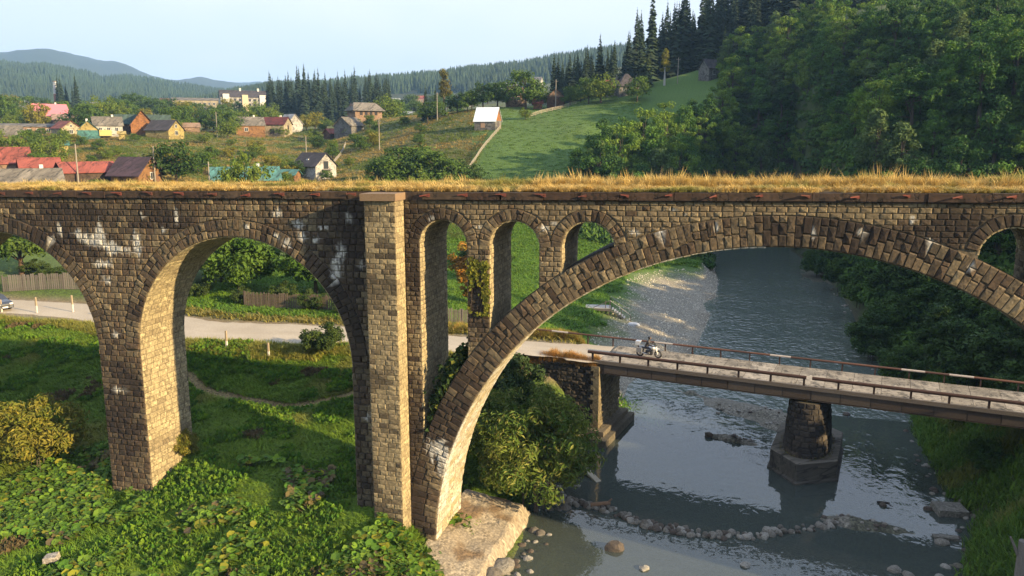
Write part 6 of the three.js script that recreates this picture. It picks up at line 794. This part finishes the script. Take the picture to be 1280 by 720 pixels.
// ---------------------------------------------------------------- houses
{
  const C = { white: [0.74, 0.72, 0.68], cream: [0.66, 0.56, 0.38], yellow: [0.60, 0.47, 0.17], wood: [0.38, 0.19, 0.075], brown: [0.20, 0.10, 0.055], grey: [0.30, 0.285, 0.265], slate: [0.10, 0.085, 0.095], red: [0.45, 0.115, 0.085], teal: [0.11, 0.32, 0.31], asbestos: [0.34, 0.30, 0.245], maroon: [0.22, 0.035, 0.035], pink: [0.42, 0.13, 0.16], purple: [0.12, 0.065, 0.085], tin: [0.55, 0.60, 0.66], tan: [0.46, 0.30, 0.20], green: [0.10, 0.17, 0.14], orange: [0.50, 0.21, 0.07], blush: [0.62, 0.42, 0.33], darkwood: [0.12, 0.075, 0.05] };
  // ridge along local x; front (+z) faces the viewer before the extra turn
  function house(name, label, px, r, o) {
    const p = put(px, r), face = Math.atan2(EYE.x - p[0], EYE.z - p[2]), { w, d, h, rh, wall, roof, turn = 0, over = 0.45 } = o, g = thing(name, label, o.cat || 'house', [p[0], p[1] + (o.lift || 0), p[2]], face + turn), L = w / 2, D = d / 2, wc = C[wall], rc = C[roof], m = (n, b, mat = M.plain, par = g) => mesh(n, b.geo(), mat, par);
    const b = new Bag().box(-L, -2.5, -D, L, h, D, wc), gc = C[o.gable || wall]; for (const s of [-1, 1]) b.tri([s * L, h, D * s], [s * L, h, -D * s], [s * L, h + rh, 0], gc); m('wall', b, M.worn);
    const t = 0.14, R = new Bag(), hip = o.hip || 0, ey = h - over * rh / D, q = (s) => [[-L - over, ey, s * (D + over)], [L + over, ey, s * (D + over)], [L + over - hip, h + rh, 0], [-L - over + hip, h + rh, 0]];
    for (const s of [1, -1]) { const a = q(s), up = a.map(v => [v[0], v[1] + t, v[2]]); R.quad(a[0], a[1], a[2], a[3], rc); R.quad(up[0], up[1], up[2], up[3], rc); R.quad(a[0], a[1], up[1], up[0], rc); for (const [i, j] of [[1, 2], [3, 0]]) R.quad(a[i], a[j], up[j], up[i], rc); } if (hip) for (const s of [1, -1]) { const e = s * (L + over), k = s * (L + over - hip); R.tri([e, ey + t, D + over], [e, ey + t, -D - over], [k, h + rh + t, 0], rc); }
    const roofMesh = m('roof', R, o.metal ? M.smooth : M.worn); if (o.chimney !== false) { const x = L * 0.4; m('chimney', new Bag().box(x - 0.3, h + rh * 0.5, -0.55, x + 0.3, h + rh + 0.75, 0.05, C[o.stack || 'white']), M.plain, roofMesh); }
    const win = (x, y, ww, hh, side) => { const f = new Bag(), gl = new Bag(), fr = C[o.trim || 'white']; const put = (bag, a, c, e, z, col) => { if (side === 'z') bag.box(a[0], a[1], z - 0.05, c[0], c[1], z + e, col); else bag.box(side * L - 0.05 + Math.min(0, side * e), a[1], -c[0], side * L + 0.05 + Math.max(0, side * e), c[1], -a[0], col); }; put(f, [x - ww / 2 - 0.1, y - 0.1], [x + ww / 2 + 0.1, y + hh + 0.1], 0.04, D, fr); const F = m('window', f); put(gl, [x - ww / 2, y], [x - 0.04, y + hh], 0.075, D, [1, 1, 1]); put(gl, [x + 0.04, y], [x + ww / 2, y + hh], 0.075, D, [1, 1, 1]); mesh('pane', gl.geo(), M.glass, F); };
    for (const [x, y, ww, hh, s] of o.wins || []) win(x, y, ww, hh, s || 'z');
    if (o.door) m('door', new Bag().box(o.door - 0.5, 0, D - 0.02, o.door + 0.5, 2.05, D + 0.06, C.brown));
    for (const e of o.extra || []) m(e[0], new Bag().box(...e.slice(1, 7), C[e[7]])); return g;
  }
  const row = (n, span, y, w, h) => Array.from({ length: n }, (_, k) => [(k - (n - 1) / 2) * span, y, w, h]);
  house('white_cottage', 'white gabled house with dark slate roof right behind the deck', 392, 202, { w: 8, d: 6.6, h: 3.4, rh: 2.9, wall: 'white', roof: 'slate', turn: -0.85, chimney: false, trim: 'slate', wins: [[0, 2.6, 1.3, 1.7, 1]], extra: [['balcony', 4.0, 2.2, -1.4, 4.7, 2.4, 1.4, 'slate'], ['skylight', -0.6, 4.6, 1.4, 0.2, 4.9, 2.1, 'white']] });
  house('small_shed', 'small teal-roofed shed beside the white gabled house', 361, 194, { w: 3.6, d: 3, h: 1.8, rh: 1, wall: 'wood', roof: 'teal', turn: -0.5, chimney: false, cat: 'shed' });
  house('long_house', 'long wooden house with bright teal metal roof', 304, 168, { w: 12.6, d: 6, h: 2.9, rh: 2.3, wall: 'orange', roof: 'teal', turn: 0.1, stack: 'tin', extra: [['skylight', -3.2, 4.05, 1.3, -2.3, 4.35, 2.1, 'slate'], ['skylight', 2.5, 4.05, 1.3, 3.4, 4.35, 2.1, 'slate']] });
  house('log_cabin', 'honey-coloured log cabin with purple-brown roof', 167, 172, { w: 6.6, d: 6.2, h: 2.5, rh: 2.9, wall: 'wood', roof: 'purple', turn: -0.75, chimney: false, wins: [[0.6, 1.3, 1.1, 1.2, 1]], over: 0.7, extra: [['doorway', 3.25, 0.1, -2.2, 3.36, 2.1, -1.2, 'brown']] });
  house('long_shed', 'low dark shed with long faded red roof', 104, 176, { w: 9.6, d: 5, h: 2.2, rh: 1.7, wall: 'darkwood', roof: 'red', turn: 0.35, chimney: false, cat: 'shed' });
  house('grey_house', 'old house with wide grey asbestos roof beside the red roofs', 33, 164, { w: 9.2, d: 8, h: 2.5, rh: 2.6, wall: 'tan', roof: 'asbestos', turn: 0.08, extra: [['lean_to', -4.2, 0, 4.0, 3.8, 2.2, 4.6, 'yellow']] });
  house('red_house', 'house with tall bright red roof behind the grey asbestos roof', 2, 198, { w: 9, d: 7, h: 2.6, rh: 3.0, wall: 'tan', roof: 'red', turn: 0.1, chimney: false });
  house('red_annexe', 'low annexe with red roof joined behind the grey house', 46, 192, { w: 7, d: 4, h: 2.2, rh: 1.6, wall: 'brown', roof: 'red', turn: 0.1, chimney: false });
  house('orange_lodge', 'orange timber lodge with steep front gable', 180, 300, { w: 8.6, d: 7.2, h: 3.0, rh: 4.6, wall: 'orange', roof: 'brown', turn: 1.57, chimney: false, over: 0.6, wins: [[0, 3.4, 1.0, 1.2, 1], [-2, 0.9, 1, 1.2, 1], [2, 0.9, 1, 1.2, 1]] });
  house('green_wing', 'green-roofed wing behind the orange timber lodge', 181, 306, { w: 17, d: 5.5, h: 3.2, rh: 2.8, wall: 'brown', roof: 'green', chimney: false });
  house('yellow_cottage', 'yellow gabled cottage with blue lower walls', 112, 296, { w: 6, d: 6.4, h: 2.6, rh: 3, wall: 'teal', gable: 'yellow', roof: 'teal', turn: 1.57, chimney: true, wins: [[-1.4, 0.9, 0.9, 1.1, 1], [1.4, 0.9, 0.9, 1.1, 1]] });
  house('grey_roof_cottage', 'white cottage with grey roof and yellow porch', 136, 298, { w: 8.4, d: 6, h: 3.6, rh: 2.6, wall: 'white', roof: 'asbestos', turn: 0.1, wins: row(3, 2.4, 1.6, 0.9, 1.1), extra: [['porch', -3, 0, 3.1, 0.6, 1.9, 5.2, 'yellow']] });
  house('yellow_bungalow', 'bright yellow house with dark half-hipped roof', 207, 290, { w: 9.5, d: 7, h: 2.6, rh: 3, wall: 'yellow', roof: 'slate', turn: -0.75, chimney: false, wins: [[0, 0.9, 1.1, 1.2, 1], [0, 3.2, 0.8, 0.9, 1]] });
  house('pink_roof_house', 'large cream house with pink metal mansard roof', 66, 372, { w: 12, d: 9, h: 4.6, rh: 5, wall: 'cream', roof: 'pink', turn: 0.3, metal: true, wins: [...row(5, 2.1, 2.4, 0.9, 1.3)] });
  house('pink_annexe', 'long low building with pale pink roof beside the cream house', 92, 366, { w: 13, d: 8, h: 3.4, rh: 2.2, wall: 'blush', roof: 'blush', turn: 0.05, chimney: false, wins: row(4, 2.8, 1.2, 1.1, 1.3) });
  house('ochre_cottage', 'ochre cottage with red roof edge below the pink-roofed house', 84, 318, { w: 7, d: 6.4, h: 2.9, rh: 2.3, wall: 'cream', roof: 'red', turn: -1.1, chimney: false, wins: [[0, 1, 1, 1.2, 1], [0, 3.2, 0.7, 0.7, 1]] });
  house('low_store', 'long low store with flat grey roof beside the trees', 38, 340, { w: 17, d: 7, h: 3, rh: 1, wall: 'tan', roof: 'grey', chimney: false, cat: 'building', wins: row(5, 3, 1, 1.2, 1.2) });
  house('brown_roof_house', 'house with broad brown hipped roof at the village edge', 8, 300, { w: 12, d: 8, h: 3, rh: 3, wall: 'tan', roof: 'asbestos', hip: 2, chimney: false });
  house('garden_hut', 'tiny bright yellow hut on the village meadow', 153, 286, { w: 1.8, d: 1.8, h: 2.1, rh: 0.6, wall: 'yellow', roof: 'yellow', chimney: false, cat: 'hut' });
  house('yellow_kiosk', 'yellow hut among the trees below the ochre cottage', 77, 262, { w: 3, d: 2.6, h: 2.3, rh: 0.9, wall: 'yellow', roof: 'teal', chimney: false, cat: 'hut' });
  house('barn_ruin', 'low tan shed with broken pale end on the field', 232, 322, { w: 10, d: 5, h: 1.9, rh: 1.4, wall: 'tan', roof: 'tan', turn: 0.1, chimney: false, cat: 'shed' });
  house('brown_house', 'brown plastered house with grey roof beside the maroon-roofed house', 312, 322, { w: 10.5, d: 8, h: 4.1, rh: 3, wall: 'wood', roof: 'asbestos', turn: 0.15, wins: [[-1.5, 1.8, 1.2, 1.2]] });
  house('maroon_house', 'cream house with maroon roof above the yellow flowers', 346, 326, { w: 10, d: 7, h: 4.6, rh: 2.6, wall: 'cream', roof: 'maroon', turn: -0.45, trim: 'brown', wins: [[0, 1.0, 1.6, 1.6], [3, 1, 1, 1.4], [0, 2.6, 1, 1.5, 1]] });
  house('white_annexe', 'white gabled annexe behind the maroon-roofed house', 364, 338, { w: 7, d: 7, h: 3.4, rh: 3.6, wall: 'white', roof: 'white', turn: -1.0, chimney: false });
  house('chalet', 'large brown two-storey chalet with broad eaves on the hill edge', 457, 322, { w: 11, d: 9, h: 5.4, rh: 2.6, wall: 'tan', roof: 'asbestos', turn: 0.35, hip: 2.2, over: 1.1, chimney: false, trim: 'brown', wins: row(4, 2, 3.2, 1, 1.3) });
  house('plank_barn', 'weathered grey plank barn with lean roof below the chalet', 437, 296, { w: 8, d: 7, h: 3.4, rh: 2.8, wall: 'grey', roof: 'asbestos', turn: 0.9, chimney: false, cat: 'barn', extra: [['barn_door', -4.06, 0.2, -0.9, -4.0, 2.3, 0.9, 'slate']] });
  house('red_shed', 'tiny red-roofed shed beside the plank barn', 413, 302, { w: 3.5, d: 3, h: 2.2, rh: 1.4, wall: 'brown', roof: 'red', turn: 0.8, chimney: false, cat: 'shed' });
  const barn = house('tin_barn', 'grey plank barn with shiny tin roof on the hillside', 610, 229, { w: 6.2, d: 5.6, h: 2.1, rh: 3.6, wall: 'grey', gable: 'orange', roof: 'tin', turn: -0.32, chimney: false, metal: true, cat: 'barn', over: 0.3, extra: [['barn_door', -1.2, 0.1, 2.79, 0, 1.9, 2.84, 'tan'], ['doorway', 3.08, 0.1, -0.8, 3.14, 1.9, 0.8, 'slate']] });
  house('balcony_house', 'wooden gabled house with white balcony on the meadow crest', 694, 262, { w: 6.4, d: 5.6, h: 3.2, rh: 2.2, wall: 'brown', gable: 'tan', roof: 'brown', turn: 1.57, chimney: false, wins: [[-1.3, 0.6, 0.8, 1.2, 1], [1.3, 0.6, 0.8, 1.2, 1], [-0.9, 3.0, 0.7, 1.1, 1], [0.9, 3.0, 0.7, 1.1, 1]], extra: [['balcony', 3.21, 2.1, -2.9, 4.1, 3.1, 2.9, 'blush']] });
  house('hill_house', 'narrow house with rusty red roof among the hilltop trees', 644, 268, { w: 5, d: 4.6, h: 4.2, rh: 2.2, wall: 'tan', roof: 'brown', turn: 0.4, chimney: false, wins: [[0, 2.2, 0.9, 1]] });
  house('orange_hut', 'orange wooden hut beside the balcony house', 672, 260, { w: 2.8, d: 2.6, h: 1.9, rh: 1.1, wall: 'orange', roof: 'red', chimney: false, cat: 'hut' });
  house('farmhouse', 'grey farmhouse with pyramid roof on the crest before the spruces', 781, 256, { w: 6.4, d: 6, h: 2.6, rh: 3.4, wall: 'grey', roof: 'slate', turn: 0.3, hip: 3.2, chimney: false, wins: [[-1.5, 0.8, 0.9, 1.1]] });
  house('red_barn', 'low barn with red tiled roof joined to the grey farmhouse', 763, 258, { w: 4.6, d: 4.4, h: 2.6, rh: 2.0, wall: 'white', roof: 'red', turn: 0.1, chimney: false, cat: 'barn' });
  house('glazed_house', 'grey house with glazed gable under the spruces', 886, 262, { w: 6.5, d: 5, h: 3.0, rh: 2.6, wall: 'grey', roof: 'slate', turn: 0.7, chimney: false, wins: [[-1.2, 1.0, 0.9, 1.2], [1.2, 1.0, 0.9, 1.2]] });
  house('tin_house', 'pale roof of a house showing through the wood', 1043, 236, { w: 5, d: 5, h: 4, rh: 2.4, wall: 'white', roof: 'asbestos', turn: 0.4, chimney: false, lift: 1.5 });
  // bigger buildings far down the valley
  house('works_hall', 'long white works hall with flat grey roof', 18, 640, { w: 24, d: 12, h: 6.4, rh: 2, wall: 'white', roof: 'tin', chimney: false, cat: 'building', wins: row(6, 3.4, 2, 1.6, 2) });
  house('works_office', 'smaller pale office block below the works hall', 36, 600, { w: 15, d: 10, h: 6, rh: 1.2, wall: 'blush', roof: 'grey', chimney: false, cat: 'building', wins: [...row(5, 2.6, 1.2, 1.3, 1.4), ...row(5, 2.6, 3.8, 1.3, 1.4)] });
  house('works_shed', 'grey sheds stepping down below the office block', 38, 545, { w: 14, d: 10, h: 4, rh: 1.6, wall: 'grey', roof: 'grey', chimney: false, cat: 'building' });
  house('long_block', 'long cream apartment block with low roof', 248, 690, { w: 34, d: 12, h: 8.5, rh: 2, wall: 'cream', roof: 'asbestos', chimney: false, cat: 'building', wins: [...row(9, 3.4, 1.5, 1.5, 1.7), ...row(9, 3.4, 5, 1.5, 1.7)] });
  house('pale_block', 'small pink block behind the valley trees', 213, 690, { w: 10, d: 9, h: 8, rh: 2.5, wall: 'blush', roof: 'brown', chimney: false, cat: 'building', wins: row(3, 2.6, 3.5, 1.4, 1.6) });
  house('white_block', 'small white block beside the long cream block', 178, 700, { w: 11, d: 8, h: 7.5, rh: 2, wall: 'white', roof: 'grey', chimney: false, cat: 'building', wins: row(3, 2.8, 3.5, 1.4, 1.6) });
  house('roadside_store', 'low white store in front of the long cream block', 264, 560, { w: 9, d: 6, h: 3.4, rh: 0.6, wall: 'white', roof: 'white', chimney: false, cat: 'building' });
  house('hotel', 'big white apartment house with dark mansard roof and dormers', 308, 640, { w: 34, d: 13, h: 11.5, rh: 5, wall: 'white', roof: 'slate', turn: 0.12, chimney: false, cat: 'building', trim: 'brown', wins: [...row(9, 3.5, 1.6, 1.6, 1.7), ...row(9, 3.5, 5, 1.6, 1.7), ...row(9, 3.5, 8.4, 1.6, 1.7)], extra: [['stair_tower', -15.5, 0, 6.3, -11, 13.5, 7.6, 'white'], ['stair_tower', -2, 0, 6.3, 2.2, 13, 7.5, 'cream'], ['stair_tower', 10.5, 0, 6.3, 15, 13, 7.6, 'white'], ['ridge_stack', -3, 16, -0.8, -1.8, 18.2, 0.8, 'white'], ['ridge_stack', 10, 16, -0.8, 11.2, 18.2, 0.8, 'white']] });
  [[508, 420, 'white', 'tin', 'small white gabled house in the dip behind the hill'], [527, 900, 'blush', 'red', 'pink house far down in the wooded valley'], [494, 900, 'white', 'tin', 'white house far down in the hazy valley'], [601, 760, 'white', 'grey', 'pale house on the far slope above the trees'], [622, 930, 'white', 'tin', 'white-fronted houses high on the far slope'], [640, 930, 'cream', 'grey', 'cream house high on the far slope'], [672, 900, 'white', 'grey', 'white house standing alone on the far slope'], [586, 640, 'white', 'grey', 'white house half hidden behind the hilltop trees'], [150, 760, 'white', 'grey', 'white house between the valley trees'], [126, 720, 'cream', 'grey', 'cream house before the misty hills']].forEach(([px, r, a, b, label], k) => house('distant_house', label, px, r, { w: 9 + k % 3 * 2, d: 8, h: 4.5, rh: 3.4, wall: a, roof: b, turn: 0.3 * (k % 3) - 0.3, chimney: false, wins: row(2, 3, 1.5, 1.3, 1.5), lift: r > 880 ? 3 : 0 }));
  { const p = put(76, 600), o = thing('brick_chimney', 'tall factory chimney of red brick with white upper part', 'chimney', p); mesh('brick_shaft', new Bag().bar([0, -2, 0], [0, 13, 0], 1.8, 1.35, 14, [0.40, 0.17, 0.12]).geo(), M.plain, o); mesh('white_shaft', new Bag().bar([0, 13, 0], [0, 20.5, 0], 1.35, 1.1, 14, [0.72, 0.70, 0.68]).geo(), M.plain, o); mesh('rim', new Bag().bar([0, 20.5, 0], [0, 21.1, 0], 1.3, 1.3, 14, [0.25, 0.2, 0.18]).geo(), M.plain, o); }
}
console.log('village done');
renderer.render(scene, camera);
